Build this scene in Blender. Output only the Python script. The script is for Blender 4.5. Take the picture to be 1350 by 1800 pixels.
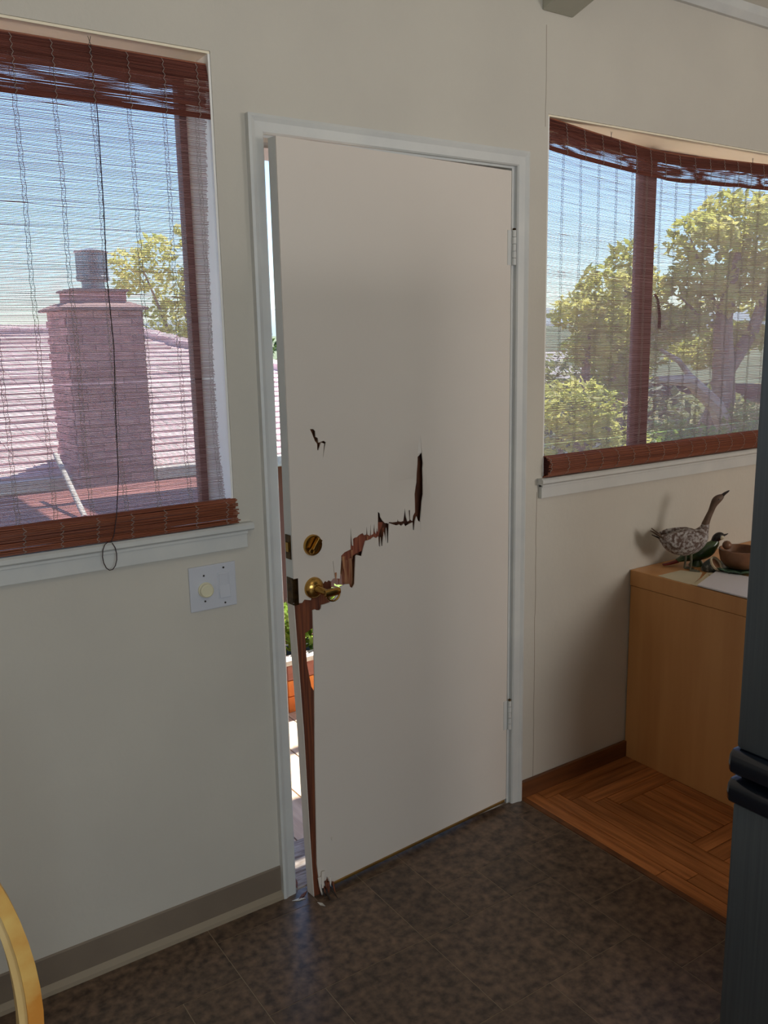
import bpy, bmesh, math, random
from mathutils import Vector, Matrix, noise
from mathutils.geometry import delaunay_2d_cdt
random.seed(7)
S = bpy.context.scene
for o in list(bpy.data.objects): bpy.data.objects.remove(o)
COL = S.collection
R = math.radians

# ------------------------------------------------------------------ camera
cam = bpy.data.cameras.new('camera'); co = bpy.data.objects.new('camera', cam); COL.objects.link(co)
yaw, pitch, roll = 0.5927, 0.1957, -0.0194
fw = Vector((math.sin(yaw)*math.cos(pitch), math.cos(yaw)*math.cos(pitch), -math.sin(pitch)))
rt = Vector((math.cos(yaw), -math.sin(yaw), 0)); up = rt.cross(fw)
r2 = rt*math.cos(roll)+up*math.sin(roll); u2 = -rt*math.sin(roll)+up*math.cos(roll)
M = Matrix((r2, u2, -fw)).transposed().to_4x4(); M.translation = (-1.0136, -2.0105, 1.5509)
co.matrix_world = M
cam.sensor_fit = 'VERTICAL'; cam.sensor_height = 24; cam.lens = 1520.655/1800*24
cam.clip_start = 0.02; cam.clip_end = 3000
S.camera = co

# ------------------------------------------------------------------ sky, sun, room lights, exposure
W = bpy.data.worlds.new('sky'); S.world = W; W.use_nodes = True
wn = W.node_tree.nodes; wl = W.node_tree.links
sky = wn.new('ShaderNodeTexSky'); sky.sky_type = 'NISHITA'; sky.sun_disc = False
sky.sun_elevation = R(62); sky.sun_rotation = R(60); sky.air_density = 1.0; sky.dust_density = 0.25; sky.ozone_density = 2.6
tint = wn.new('ShaderNodeMix'); tint.data_type = 'RGBA'; tint.blend_type = 'MULTIPLY'; tint.inputs[0].default_value = 1; tint.inputs[7].default_value = (.90, 1.0, 1.05, 1)
wl.new(sky.outputs[0], tint.inputs[6]); bg = wn['Background']; wl.new(tint.outputs[2], bg.inputs[0]); bg.inputs[1].default_value = SKY_STRENGTH = 0.30
def lamp(name, kind, loc, energy, color, size=None, target=None, size_y=None):
    l = bpy.data.lights.new(name, kind); l.energy = energy; l.color = color
    o = bpy.data.objects.new(name, l); o.location = loc; COL.objects.link(o)
    if kind == 'AREA':
        l.shape = 'RECTANGLE'; l.size = size; l.size_y = size_y or size
    if kind == 'SUN': l.angle = R(0.53)
    if kind == 'POINT': l.shadow_soft_size = size
    if target is not None:
        d = Vector(target)-Vector(loc); o.rotation_euler = d.to_track_quat('-Z', 'Y').to_euler()
    return o
sd = Vector((.407, .235, .883))
lamp('sun_light', 'SUN', (6, 4, 14), 11, (1, .94, .84), target=Vector((6, 4, 14))-sd)
# fill lights added behind and above the camera, unseen, to brighten the room
lamp('rear_window_light', 'AREA', (2.6, -4.45, 1.6), 52, (1.0, .94, .88), 1.2, (1.2, 0, .9), 1.1)
lamp('side_window_light', 'AREA', (-.95, -4.45, 1.55), 46, (.78, .90, 1.0), 1.8, (.2, 0, 1.0), 1.2)
lamp('ceiling_light', 'AREA', (-.3, -2.7, 3.1), 6.5, (1.0, .86, .66), 1.2, (-.1, -1.0, 1.0), 0.6)
S.view_settings.view_transform = 'Standard'; S.view_settings.look = 'None'
S.view_settings.gamma = 1; S.view_settings.use_curve_mapping = False
S.view_settings.exposure = 0.0

# ------------------------------------------------------------------ materials
MATS = {}
def srgb(c):
    return tuple((x/255/12.92 if x/255 <= .04045 else ((x/255+.055)/1.055)**2.4) for x in c)+(1,)
def mat(name, c1, c2=None, rough=.6, scale=8, stretch=(1, 1, 1), metal=0, bump=0, bscale=None, detail=4, rand=0, spec=.5, trans=0, contrast=(.35, .65), coat=0):
    m = bpy.data.materials.new(name); m.use_nodes = True; n = m.node_tree.nodes; l = m.node_tree.links
    b = n['Principled BSDF']; b.inputs['Roughness'].default_value = rough; b.inputs['Metallic'].default_value = metal
    b.inputs['Specular IOR Level'].default_value = spec; b.inputs['Coat Weight'].default_value = coat
    a = srgb(c1); z = srgb(c2 or c1)
    tc = n.new('ShaderNodeTexCoord'); mp = n.new('ShaderNodeMapping'); mp.inputs['Scale'].default_value = stretch
    l.new(tc.outputs['Object'], mp.inputs[0])
    oi = n.new('ShaderNodeObjectInfo')
    if rand:
        add = n.new('ShaderNodeVectorMath'); add.operation = 'ADD'
        mul = n.new('ShaderNodeVectorMath'); mul.operation = 'SCALE'; cmb = n.new('ShaderNodeCombineXYZ')
        for i in range(3): l.new(oi.outputs['Random'], cmb.inputs[i])
        l.new(cmb.outputs[0], mul.inputs[0]); mul.inputs['Scale'].default_value = 37
        l.new(mp.outputs[0], add.inputs[0]); l.new(mul.outputs[0], add.inputs[1]); vec = add.outputs[0]
    else: vec = mp.outputs[0]
    nz = n.new('ShaderNodeTexNoise'); nz.inputs['Scale'].default_value = scale; nz.inputs['Detail'].default_value = detail
    l.new(vec, nz.inputs['Vector'])
    cr = n.new('ShaderNodeValToRGB'); cr.color_ramp.elements[0].position = contrast[0]; cr.color_ramp.elements[1].position = contrast[1]
    cr.color_ramp.elements[0].color = a; cr.color_ramp.elements[1].color = z
    l.new(nz.outputs[0], cr.inputs[0]); out = cr.outputs[0]
    if rand:
        hs = n.new('ShaderNodeHueSaturation'); ml = n.new('ShaderNodeMapRange')
        ml.inputs['To Min'].default_value = 1-rand; ml.inputs['To Max'].default_value = 1+rand
        l.new(oi.outputs['Random'], ml.inputs[0]); l.new(ml.outputs[0], hs.inputs['Value']); l.new(out, hs.inputs['Color']); out = hs.outputs[0]
    l.new(out, b.inputs['Base Color'])
    if bump:
        nb = n.new('ShaderNodeTexNoise'); nb.inputs['Scale'].default_value = bscale or scale*3; nb.inputs['Detail'].default_value = 5
        l.new(vec, nb.inputs['Vector'])
        bp = n.new('ShaderNodeBump'); bp.inputs['Strength'].default_value = bump; bp.inputs['Distance'].default_value = .004
        l.new(nb.outputs[0], bp.inputs['Height']); l.new(bp.outputs[0], b.inputs['Normal'])
    if trans:
        tb = n.new('ShaderNodeBsdfTranslucent'); mx = n.new('ShaderNodeMixShader'); mx.inputs[0].default_value = trans
        l.new(out, tb.inputs[0]); l.new(b.outputs[0], mx.inputs[1]); l.new(tb.outputs[0], mx.inputs[2])
        l.new(mx.outputs[0], n['Material Output'].inputs[0])
    MATS[name] = m; m['out'] = 1
    return m
def node(m, t): return m.node_tree.nodes.new(t)
WALL = mat('wall_paint', (203, 197, 186), (210, 204, 192), .62, 2.2, bump=.25, bscale=55)
DOORP = mat('door_paint', (222, 212, 202), (226, 217, 207), .42, 1.5, bump=.04, bscale=90)
TRIM = mat('trim_paint', (205, 206, 204), (214, 214, 210), .4, 9, bump=.08, bscale=60)
CEIL = mat('ceiling_paint', (214, 210, 198), None, .8, 3, bump=.2, bscale=60)
BEAM = mat('beam_paint', (172, 170, 155), (180, 178, 162), .7, 5, bump=.1)
COVE = mat('cove_base_vinyl', (122, 108, 94), (130, 116, 100), .5, 6)
SKIRT = mat('brown_skirting', (96, 56, 30), (122, 74, 40), .45, 3, (1, 6, 12), bump=.05)
VINYL = mat('vinyl_slate', (58, 46, 38), (122, 98, 80), .36, 42, detail=12, bump=.10, bscale=60, rand=.13, contrast=(.32, .70), spec=.6)
LININGC = mat('window_soffit_paint', (250, 238, 212), None, .6, 5)  # wall cream lightened to stand in for daylight bounced onto the soffit
LINING = mat('window_lining_paint', (248, 246, 242), None, .5, 5)
VJOINT = mat('vinyl_joint', (150, 134, 112), None, .45, 20)
OAK = mat('oak_parquet', (146, 86, 44), (192, 122, 70), .36, 3, (1.5, 22, 5), detail=6, bump=.06, rand=.2)
OAKB = mat('dark_floor_gap', (42, 24, 14), None, .7, 20)
CAB = mat('honey_veneer', (204, 144, 88), (216, 158, 100), .42, 1.6, (9, 9, .8), bump=.03, bscale=30, detail=7)
CURT = mat('sun_faded_bamboo_slat', (158, 122, 122), (206, 176, 174), .5, 1, (2.5, 40, 420), trans=.6, detail=3, contrast=(.2, .7))  # same bamboo as the valance, lightened to stand in for skylight
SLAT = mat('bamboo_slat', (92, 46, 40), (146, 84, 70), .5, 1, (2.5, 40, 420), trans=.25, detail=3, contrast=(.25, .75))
STICK = mat('bamboo_stick', (104, 52, 34), (162, 92, 60), .42, 1, (3, 150, 420), detail=3, contrast=(.25, .75))
TWINE = mat('cotton_twine', (206, 194, 186), (176, 162, 156), .8, 200, trans=.55)
CORD = mat('pull_cord', (52, 32, 34), None, .7, 60)
CORE = mat('broken_core_wood', (84, 40, 24), (132, 72, 42), .7, 4, (40, 40, 1.4), detail=6, bump=.4, bscale=20)
TORN = mat('torn_veneer', (140, 74, 50), (196, 142, 100), .8, 5, (30, 30, 2), detail=6, bump=.5, bscale=25)
CAVITY = mat('hollow_cavity', (70, 38, 26), (112, 66, 42), .85, 6, (10, 10, 2), bump=.3)
BRASS = mat('polished_brass', (198, 160, 92), (180, 140, 74), .24, 12, metal=1)
OLDB = mat('tarnished_brass', (92, 70, 40), (58, 44, 30), .35, 60, metal=.9, bump=.2)
STEEL = mat('fridge_steel', (84, 90, 94), (92, 98, 102), .38, 3, (1, 60, 1), metal=.35, bump=.02)
GRIP = mat('fridge_black_trim', (14, 20, 30), None, .16, 4, spec=.6)
PLAST = mat('white_plastic', (206, 208, 216), None, .35, 5)
KNOBM = mat('ivory_knob', (226, 220, 190), None, .4, 5)
DARK = mat('dark_void', (22, 18, 16), None, .8, 5)
CHAIR = mat('worn_chair_paint', (196, 132, 52), (222, 190, 112), .45, 7, detail=6, bump=.1, contrast=(.42, .6))
CHAIRI = mat('cream_chair_paint', (224, 206, 160), (206, 178, 120), .5, 10, detail=5)
BRICK = mat('chimney_brick', (190, 134, 134), (214, 166, 162), .9, 12, rand=.2, bump=.3)
MORTAR = mat('chimney_mortar', (170, 142, 138), None, .95, 20)
GALV = mat('galvanised_metal', (120, 128, 138), (160, 166, 174), .4, 8, metal=.7)
SHING = mat('rose_shingle', (206, 176, 176), (236, 208, 208), .95, 9, rand=.14, bump=.3)
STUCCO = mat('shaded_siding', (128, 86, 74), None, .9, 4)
REDW = mat('redwood_stain', (128, 72, 62), (160, 98, 82), .6, 3, (2, 14, 14), bump=.1)
DECKM = mat('deck_board', (196, 172, 148), (226, 206, 182), .75, 3, (14, 1.5, 8), bump=.2, rand=.1)
WHITE = mat('weathered_white', (225, 220, 212), (196, 190, 182), .7, 30, bump=.2)
FRAME = mat('brown_window_frame', (88, 42, 34), (104, 54, 44), .45, 6)
LEAF_Y = mat('sunlit_leaf', (188, 196, 96), (238, 232, 150), .55, .9, trans=.6, detail=3)
LEAF_G = mat('olive_leaf', (118, 132, 84), (172, 178, 112), .55, .7, trans=.4, detail=3)
LEAF_D = mat('deep_leaf', (50, 74, 40), (96, 116, 60), .6, .7, trans=.3, detail=3)
LEAF_B = mat('bright_leaf', (118, 150, 52), (168, 194, 88), .5, 20, trans=.4)
BARK = mat('pale_bark', (128, 112, 98), (168, 152, 134), .9, 3, (3, 3, .6), bump=.4)
GRASS = mat('dry_hillside', (96, 104, 62), (140, 132, 84), .95, .05, detail=6)
HILL = mat('far_hill', (132, 148, 156), (148, 160, 164), .95, .01)  # haze of distance put into the blue grey colour
TERRA = mat('terracotta', (206, 110, 44), (226, 140, 60), .7, 10)
GOOSEB = mat('flaked_goose_body', (98, 76, 66), (184, 178, 176), .6, 95, detail=8, bump=.6, bscale=90, contrast=(.42, .62))
GOOSEN = mat('goose_brown', (84, 64, 50), (112, 88, 72), .6, 30, bump=.3)
GOOSED = mat('goose_dark', (40, 30, 26), None, .5, 20)
LEGM = mat('verdigris_leg', (104, 104, 84), (84, 76, 60), .6, 40)
GREENG = mat('green_glaze', (38, 66, 36), (74, 96, 50), .3, 25, coat=.4)
CREAMG = mat('cream_glaze', (206, 190, 160), None, .35, 25)
BLACKG = mat('black_glaze', (30, 24, 22), None, .3, 25)
REDG = mat('red_glaze', (120, 34, 26), None, .4, 25)
SHELL = mat('grey_shell', (72, 78, 78), (150, 150, 146), .5, 60, detail=5, contrast=(.5, .62))
BOWLM = mat('carved_bowl_wood', (112, 76, 54), (156, 112, 82), .42, 12, bump=.1)
TRAYG = mat('leafy_tray_glaze', (34, 62, 46), (84, 116, 92), .35, 40, bump=.6, bscale=40)
PAPERW = mat('white_paper', (226, 222, 226), None, .8, 5)
PAPERC = mat('cream_card', (222, 210, 182), (212, 198, 168), .8, 5)
HOUSEW = mat('far_white_wall', (226, 222, 216), None, .9, 5)
HOUSER = mat('far_house_roof', (190, 186, 184), None, .9, 5)
GLASSM = bpy.data.materials.new('window_glass'); GLASSM.use_nodes = True
_n = GLASSM.node_tree.nodes; _l = GLASSM.node_tree.links
_t = _n.new('ShaderNodeBsdfTransparent'); _g = _n.new('ShaderNodeBsdfGlossy'); _g.inputs['Roughness'].default_value = .02
_x = _n.new('ShaderNodeMixShader'); _x.inputs[0].default_value = .05
_l.new(_t.outputs[0], _x.inputs[1]); _l.new(_g.outputs[0], _x.inputs[2]); _d = _n.new('ShaderNodeBsdfTranslucent'); _d.inputs[0].default_value = (.86, .84, .92, 1); _y = _n.new('ShaderNodeMixShader'); _y.inputs[0].default_value = .10   # pale translucent veil standing in for lens glare
_l.new(_x.outputs[0], _y.inputs[1]); _l.new(_d.outputs[0], _y.inputs[2]); _l.new(_y.outputs[0], _n['Material Output'].inputs[0])

# a hairline crack and stains on the wall paint
def wall_marks():
    n = WALL.node_tree.nodes; l = WALL.node_tree.links; b = n['Principled BSDF']
    src = b.inputs['Base Color'].links[0].from_socket
    tc = n.new('ShaderNodeTexCoord'); sx = n.new('ShaderNodeSeparateXYZ'); l.new(tc.outputs['Object'], sx.inputs[0])
    nz = n.new('ShaderNodeTexNoise'); nz.inputs['Scale'].default_value = 6; l.new(tc.outputs['Object'], nz.inputs['Vector'])
    def m(op, a, bb=None, c=None):
        k = n.new('ShaderNodeMath'); k.operation = op
        for i, v in enumerate((a, bb, c)):
            if v is None: continue
            if isinstance(v, (int, float)): k.inputs[i].default_value = v
            else: l.new(v, k.inputs[i])
        return k.outputs[0]
    x = m('ADD', sx.outputs['X'], m('MULTIPLY', nz.outputs[0], .012))
    def line(xc, w, z0, z1):
        a = m('LESS_THAN', m('ABSOLUTE', m('SUBTRACT', x, xc)), w)
        return m('MULTIPLY', a, m('MULTIPLY', m('GREATER_THAN', sx.outputs['Z'], z0), m('LESS_THAN', sx.outputs['Z'], z1)))
    tot = m('ADD', line(.9455, .0011, 0, 1.06), line(.9560, .0010, 2.17, 2.45))
    mx = n.new('ShaderNodeMix'); mx.data_type = 'RGBA'; l.new(tot, mx.inputs[0]); l.new(src, mx.inputs[6]); mx.inputs[7].default_value = srgb((140, 128, 108))
    l.new(mx.outputs[2], b.inputs['Base Color'])
wall_marks()

# ------------------------------------------------------------------ builders
class MB:
    def __init__(s): s.v = []; s.f = []
    def box(s, a, b, rot=None, c=None):
        (x0, y0, z0), (x1, y1, z1) = a, b
        P = [(x0, y0, z0), (x1, y0, z0), (x1, y1, z0), (x0, y1, z0), (x0, y0, z1), (x1, y0, z1), (x1, y1, z1), (x0, y1, z1)]
        if rot is not None:
            cc = Vector(c if c is not None else ((x0+x1)/2, (y0+y1)/2, (z0+z1)/2)); P = [tuple(rot @ (Vector(q)-cc)+cc) for q in P]
        k = len(s.v); s.v += P
        s.f += [tuple(k+i for i in q) for q in ((0, 3, 2, 1), (4, 5, 6, 7), (0, 1, 5, 4), (1, 2, 6, 5), (2, 3, 7, 6), (3, 0, 4, 7))]
        return s
    def rings(s, rs, cap=True, closed=False):
        n = len(rs[0]); k = len(s.v)
        for r in rs: s.v += [tuple(q) for q in r]
        m = len(rs)
        for i in range(m if closed else m-1):
            for j in range(n):
                a = k+i*n+j; b = k+i*n+(j+1) % n; i2 = (i+1) % m; c = k+i2*n+(j+1) % n; d = k+i2*n+j
                s.f.append((a, b, c, d))
        if cap and not closed:
            s.f.append(tuple(k+j for j in reversed(range(n)))); s.f.append(tuple(k+(m-1)*n+j for j in range(n)))
        return s
    def tube(s, path, r, n=8, cap=True, closed=False, sq=None):
        path = [Vector(q) for q in path]; rs = []; N = len(path)
        ref = None
        for i, q in enumerate(path):
            if closed: t = path[(i+1) % N]-path[i-1]
            else: t = path[min(i+1, N-1)]-path[max(i-1, 0)]
            t.normalize()
            if ref is None: ref = t.orthogonal().normalized() if abs(t.z) > .9 else (Vector((0, 0, 1))-t*t.z).normalized()
            ref = (ref-t*ref.dot(t)).normalized(); bi = t.cross(ref)
            rr = r[i] if isinstance(r, (list, tuple)) else r
            ra, rb = rr if isinstance(rr, (list, tuple)) else (rr, rr)
            rs.append([q+bi*ra*math.cos(2*math.pi*(j+.5)/n)+ref*rb*math.sin(2*math.pi*(j+.5)/n) for j in range(n)])
        return s.rings(rs, cap, closed)
    def lathe(s, prof, c=(0, 0, 0), ax=(0, 0, 1), n=24, cap=True):
        ax = Vector(ax).normalized(); e1 = ax.orthogonal().normalized(); e2 = ax.cross(e1); c = Vector(c)
        return s.rings([[c+ax*h+(e1*math.cos(2*math.pi*j/n)+e2*math.sin(2*math.pi*j/n))*rr for j in range(n)] for rr, h in prof], cap)
    def prism(s, pts, d):
        """pts: 3-D polygon (convex-ish); d: extrusion vector"""
        k = len(s.v); n = len(pts); d = Vector(d)
        s.v += [tuple(q) for q in pts]+[tuple(Vector(q)+d) for q in pts]
        s.f.append(tuple(k+i for i in reversed(range(n)))); s.f.append(tuple(k+n+i for i in range(n)))
        for i in range(n): s.f.append((k+i, k+(i+1) % n, k+n+(i+1) % n, k+n+i))
        return s
    def mesh(s, name, m, smooth=False, bevel=0):
        me = bpy.data.meshes.new(name); me.from_pydata(s.v, [], s.f); me.validate()
        bm = bmesh.new(); bm.from_mesh(me); bmesh.ops.recalc_face_normals(bm, faces=bm.faces)
        if bevel:
            es = [e for e in bm.edges if len(e.link_faces) == 2 and e.calc_face_angle(0) > .5]
            bmesh.ops.bevel(bm, geom=es, offset=bevel, segments=2, affect='EDGES', profile=.5)
        bm.to_mesh(me); bm.free()
        if smooth:
            for q in me.polygons: q.use_smooth = True
            try: me.set_sharp_from_angle(angle=R(40))
            except Exception: pass
        me.materials.append(m); return me
    def build(s, name, m, parent=None, smooth=False, bevel=0, loc=None):
        o = bpy.data.objects.new(name, s.mesh(name, m, smooth, bevel)); COL.objects.link(o)
        if parent is not None: o.parent = parent
        if loc is not None: o.location = loc
        return o
def B(a, b): return MB().box(a, b)
def tag(o, label, cat, group=None, kind=None):
    if label: o['label'] = label
    if cat: o['category'] = cat
    if group: o['group'] = group
    if kind: o['kind'] = kind
    return o
def empty(name, loc=(0, 0, 0), label=None, cat=None, group=None, kind=None):
    o = bpy.data.objects.new(name, None); o.location = loc; o.empty_display_size = .05; COL.objects.link(o)
    return tag(o, label, cat, group, kind)
def inst(src, name, loc, parent=None, rz=0, scale=None, rot=None):
    o = bpy.data.objects.new(name, src if isinstance(src, bpy.types.Mesh) else src.data); o.location = loc
    o.rotation_euler = rot if rot is not None else (0, 0, rz)
    if scale: o.scale = scale
    if parent: o.parent = parent
    COL.objects.link(o); return o

# ------------------------------------------------------------------ room shell
XL, XR, YB, T = -2.6, 3.4, -4.6, .19
WB, WT = 1.085, 2.214
w = MB()
w.box((XL, 0, -.1), (-1.35, T, 2.80)); w.box((-1.35, 0, -.1), (-.119, T, WB)); w.box((-1.35, 0, WT), (-.119, T, 2.80))
w.box((-.119, 0, -.1), (-.018, T, 2.80)); w.box((-.018, 0, 2.058), (.842, T, 2.80)); w.box((.842, 0, -.1), (.962, T, 2.80))
w.box((.962, 0, -.1), (2.6, T, WB+.004)); w.box((.962, 0, 2.207), (2.6, T, 2.80)); w.box((2.6, 0, -.1), (XR, T, 2.80))
tag(w.build('wall_front', WALL), 'cream painted wall holding the broken door between two blinded windows', None, kind='structure')
tag(B((XL-.12, YB, -.1), (XL, T, 4.1)).build('wall_left', WALL), 'cream painted side wall left of the window', None, kind='structure')
tag(B((XR, YB, -.1), (XR+.12, T, 4.1)).build('wall_right', WALL), 'cream painted side wall right of the cabinet', None, kind='structure')
tag(B((XL, YB-.12, -.1), (XR, YB, 4.1)).build('wall_back', WALL), 'cream painted wall behind the viewer', None, kind='structure')
cz = lambda y: 2.66-.27*y
c = MB().prism([(XL-.1, .2, cz(.2)), (XL-.1, YB-.1, cz(YB-.1)), (XL-.1, YB-.1, cz(YB-.1)+.1), (XL-.1, .2, cz(.2)+.1)], (XR-XL+.2, 0, 0))
tag(c.build('ceiling', CEIL), 'pale painted ceiling rising towards the viewer', None, kind='structure')
b = MB().prism([(.93, 0, 2.485), (.93, -3.2, 2.485+.27*3.2), (.93, -3.2, 2.66+.27*3.2), (.93, 0, 2.66)], (.125, 0, 0))
tag(b.build('trim_1', BEAM, bevel=.004), 'grey green painted ceiling beam end meeting the wall above right window', None, kind='structure')
tag(MB().prism([(1.06, 0, 2.618), (1.06, -.014, 2.618), (1.06, -.03, 2.64), (1.06, -.03, 2.672), (1.06, 0, 2.68)], (XR-1.06, 0, 0)).build('trim_2', TRIM), 'thin white moulding along the top of wall at upper right', None, kind='structure')

for n_w, (x0, x1, z0, z1) in enumerate(((2.0, 3.2, 1.05, 2.15), (-1.85, -.05, .95, 2.15))):  # bare frames added around the fill lights on the closed back wall
    e_ = empty('window_%d' % (3+n_w), (0, 0, 0), ('white framed rear window behind the fridge', 'white framed rear window behind the viewer')[n_w], None, kind='structure')
    for q in ((x0-.06, z0-.06, x1+.06, z0), (x0-.06, z1, x1+.06, z1+.06), (x0-.06, z0, x0, z1), (x1, z0, x1+.06, z1), ((x0+x1)/2-.02, z0, (x0+x1)/2+.02, z1)):
        B((q[0], YB, q[1]), (q[2], YB+.04, q[3])).build('window_frame', TRIM, e_)
fx = tag(MB().box((-.92, -3.02, 3.12), (.32, -2.38, 3.16)).box((-.32, -2.72, 3.16), (-.28, -2.68, 3.40)).build('ceiling_fixture', TRIM), 'flat white ceiling lamp hung above the viewer', 'lamp')  # housing added to go with the ceiling fill light, out of view
# floors
fl = tag(B((XL, YB, -.1), (.875, -.0, -.0008)).build('floor', VJOINT), 'dark slate patterned vinyl floor of mixed tile sizes', None, kind='structure')
U = .1525; ox, oy = -.27, -.078
i0, i1 = -13, 8; j0 = -19; used = set()
tm = {}
def tmesh(a, bq):
    if (a, bq) not in tm:
        g = .0011
        tm[(a, bq)] = MB().box((-a*U/2+g, -bq*U/2+g, -.004), (a*U/2-g, bq*U/2-g, 0)).mesh('tile', VINYL, bevel=0)
    return tm[(a, bq)]
rt_ = random.Random(5)
for j in range(0, j0, -1):
    for i in range(i0, i1):
        if (i, j) in used: continue
        opts = [(3, 3), (2, 2), (2, 2), (3, 2), (2, 2), (1, 1), (2, 1), (1, 2), (1, 1)]; rt_.shuffle(opts)
        for a, bq in opts+[(1, 1)]:
            cells = [(i+p_, j-q_) for p_ in range(a) for q_ in range(bq)]
            if all(c_ not in used and c_[0] < i1 and c_[1] > j0-3 for c_ in cells): break
        used.update(cells)
        x0 = ox+i*U; x1 = ox+(i+a)*U; y1 = oy+(j+1)*U; y0 = oy+(j+1-bq)*U
        if i+a >= 7 or y1 > -.015 or x1 > .875:
            x1 = min(x1, .872); y1 = min(y1, -.002)
            if x1-x0 < .01: continue
            me = MB().box((x0+.0011, y0+.0011, -.004), (x1-.0011, y1-.0011, 0)).mesh('tile', VINYL)
            inst(me, 'tile', (0, 0, 0), fl)
        else: inst(tmesh(a, bq), 'tile', ((x0+x1)/2, (y0+y1)/2, 0), fl)
# oak parquet
pf = tag(B((.893, YB, -.1), (XR, 0, -.004)).build('floor_parquet', OAKB), 'worn orange brown oak strip floor in front of the cabinet', None, kind='structure')
pf.name = 'floor'
g = .0012; wd = .057
def plank(x0, y0, x1, y1, cut=None, parent=pf):
    m = MB()
    if cut: m.prism([(q[0], q[1], -.004) for q in cut], (0, 0, .004))
    else: m.box((x0+g, y0+g, -.004), (x1-g, y1-g, 0))
    along_y = abs(y1-y0) > abs(x1-x0)
    o = m.build('plank', OAK_Y if along_y else OAK, parent); return o
OAK_Y = mat('oak_parquet_lengthwise', (146, 86, 44), (192, 122, 70), .36, 3, (22, 1.5, 5), detail=6, bump=.06, rand=.2)
rp = random.Random(3)
for k in range(4):                                  # boards along the strip, mitred with boards along the wall
    xa = .893+k*wd; ya = -.001-k*wd; y = ya-.0
    ends = [ya-wd]
    yy = ya
    while yy > -3.2:
        nxt = yy-rp.uniform(.45, .9)
        plank(xa, max(nxt, -3.3), xa+wd, yy); yy = nxt
    xx = xa+wd
    while xx < 2.4:
        nxt = xx+rp.uniform(.45, .8); plank(xx, ya-wd, nxt, ya); xx = nxt
x = .893+4*wd; n_ = 0
bl = .285
for a in range(6):
    for c_ in range(8):
        bx, by = x+a*bl, -.001-4*wd-c_*bl
        for q in range(5):
            if (a+c_) % 2: plank(bx, by-(q+1)*wd, bx+bl, by-q*wd)
            else: plank(bx+q*wd, by-bl, bx+(q+1)*wd, by)
tag(B((.874, YB, -.02), (.894, -.001, .004)).build('trim_3', SKIRT, bevel=.002), 'thin brown strip dividing vinyl and oak floors', None, kind='structure')

# skirtings
s = MB().prism([(XL, 0, 0), (XL, -.012, 0), (XL, -.006, .014), (XL, -.004, .022), (XL, -.004, .094), (XL, 0, .098)], (-.036-XL, 0, 0))
tag(s.build('baseboard_left', COVE, bevel=.0006), 'taupe vinyl cove base under the left window', None, kind='structure')
tag(MB().prism([(XL, -.004, .0), (XL, -.017, .0), (XL, -.015, .010), (XL, -.006, .02), (XL, -.004, .022)], (-.036-XL, 0, 0)).build('trim_4', mat('cove_toe', (150, 136, 116), None, .5, 6)), 'lighter toe of the taupe cove base along the floor', None, kind='structure')
tag(B((.876, -.013, 0), (1.408, 0, .062)).build('baseboard_right', SKIRT, bevel=.002), 'low brown wooden baseboard between door casing and cabinet', None, kind='structure')

# ------------------------------------------------------------------ door frame
dfm = empty('trim_5', (0, 0, 0), 'white painted door casing and jambs around the broken door', None, kind='structure')
def casing_v(xi, sgn, ztop):
    xo = xi+sgn*.043
    P = [(xi, 0), (xi, -.010), (xi+sgn*.004, -.014), (xi+sgn*.026, -.016), (xi+sgn*.036, -.020), (xo, -.018), (xo, 0)]
    m = MB(); k = len(P)
    m.v = [(q[0], q[1], 0.0) for q in P]+[(q[0], q[1], ztop+abs(q[0]-xi)) for q in P]
    m.f = [tuple(reversed(range(k))), tuple(range(k, 2*k))]+[(i, (i+1) % k, k+(i+1) % k, k+i) for i in range(k)]
    return m
casing_v(.004, -1, 2.046).build('casing', TRIM, dfm); casing_v(.830, 1, 2.046).build('casing', TRIM, dfm)
P = [(0, 0), (0, -.010), (.004, -.014), (.026, -.016), (.036, -.020), (.043, -.018), (.043, 0)]
m = MB(); k = len(P)
m.v = [(.004-q[0], q[1], 2.046+q[0]) for q in P]+[(.830+q[0], q[1], 2.046+q[0]) for q in P]
m.f = [tuple(reversed(range(k))), tuple(range(k, 2*k))]+[(i, (i+1) % k, k+(i+1) % k, k+i) for i in range(k)]
m.build('casing', TRIM, dfm)
B((-.018, .0, 0), (-.0005, T+.01, 2.040)).build('jamb', TRIM, dfm)
B((.8185, .0, 0), (.842, T+.01, 2.040)).build('jamb', TRIM, dfm)
B((-.018, .0, 2.040), (.842, T+.01, 2.058)).build('jamb', TRIM, dfm)
st = MB().box((-.0005, .05, 0), (.010, T, 2.04)).box((.808, .05, 0), (.8185, T, 2.04)).box((.01, .05, 2.028), (.808, T, 2.04)); st.build('door_stop', TRIM, dfm)
B((-.002, .004, 1.003), (.0008, .032, 1.06)).build('strike_plate', OLDB, dfm)
B((-.002, .004, .87), (.0008, .034, .94)).build('strike_plate', OLDB, dfm)
B((-.010, -.0125, 1.005), (-.0005, .004, 1.058)).build('strike_plate', OLDB, dfm)
tag(B((-.0, .001, -.03), (.8185, T+.03, .003)).build('trim_6', mat('worn_threshold', (176, 168, 160), (92, 70, 52), .6, 14, (1, 6, 1), detail=6, bump=.4), bevel=.003), 'worn painted wooden threshold under the broken door', None, kind='structure')

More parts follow.
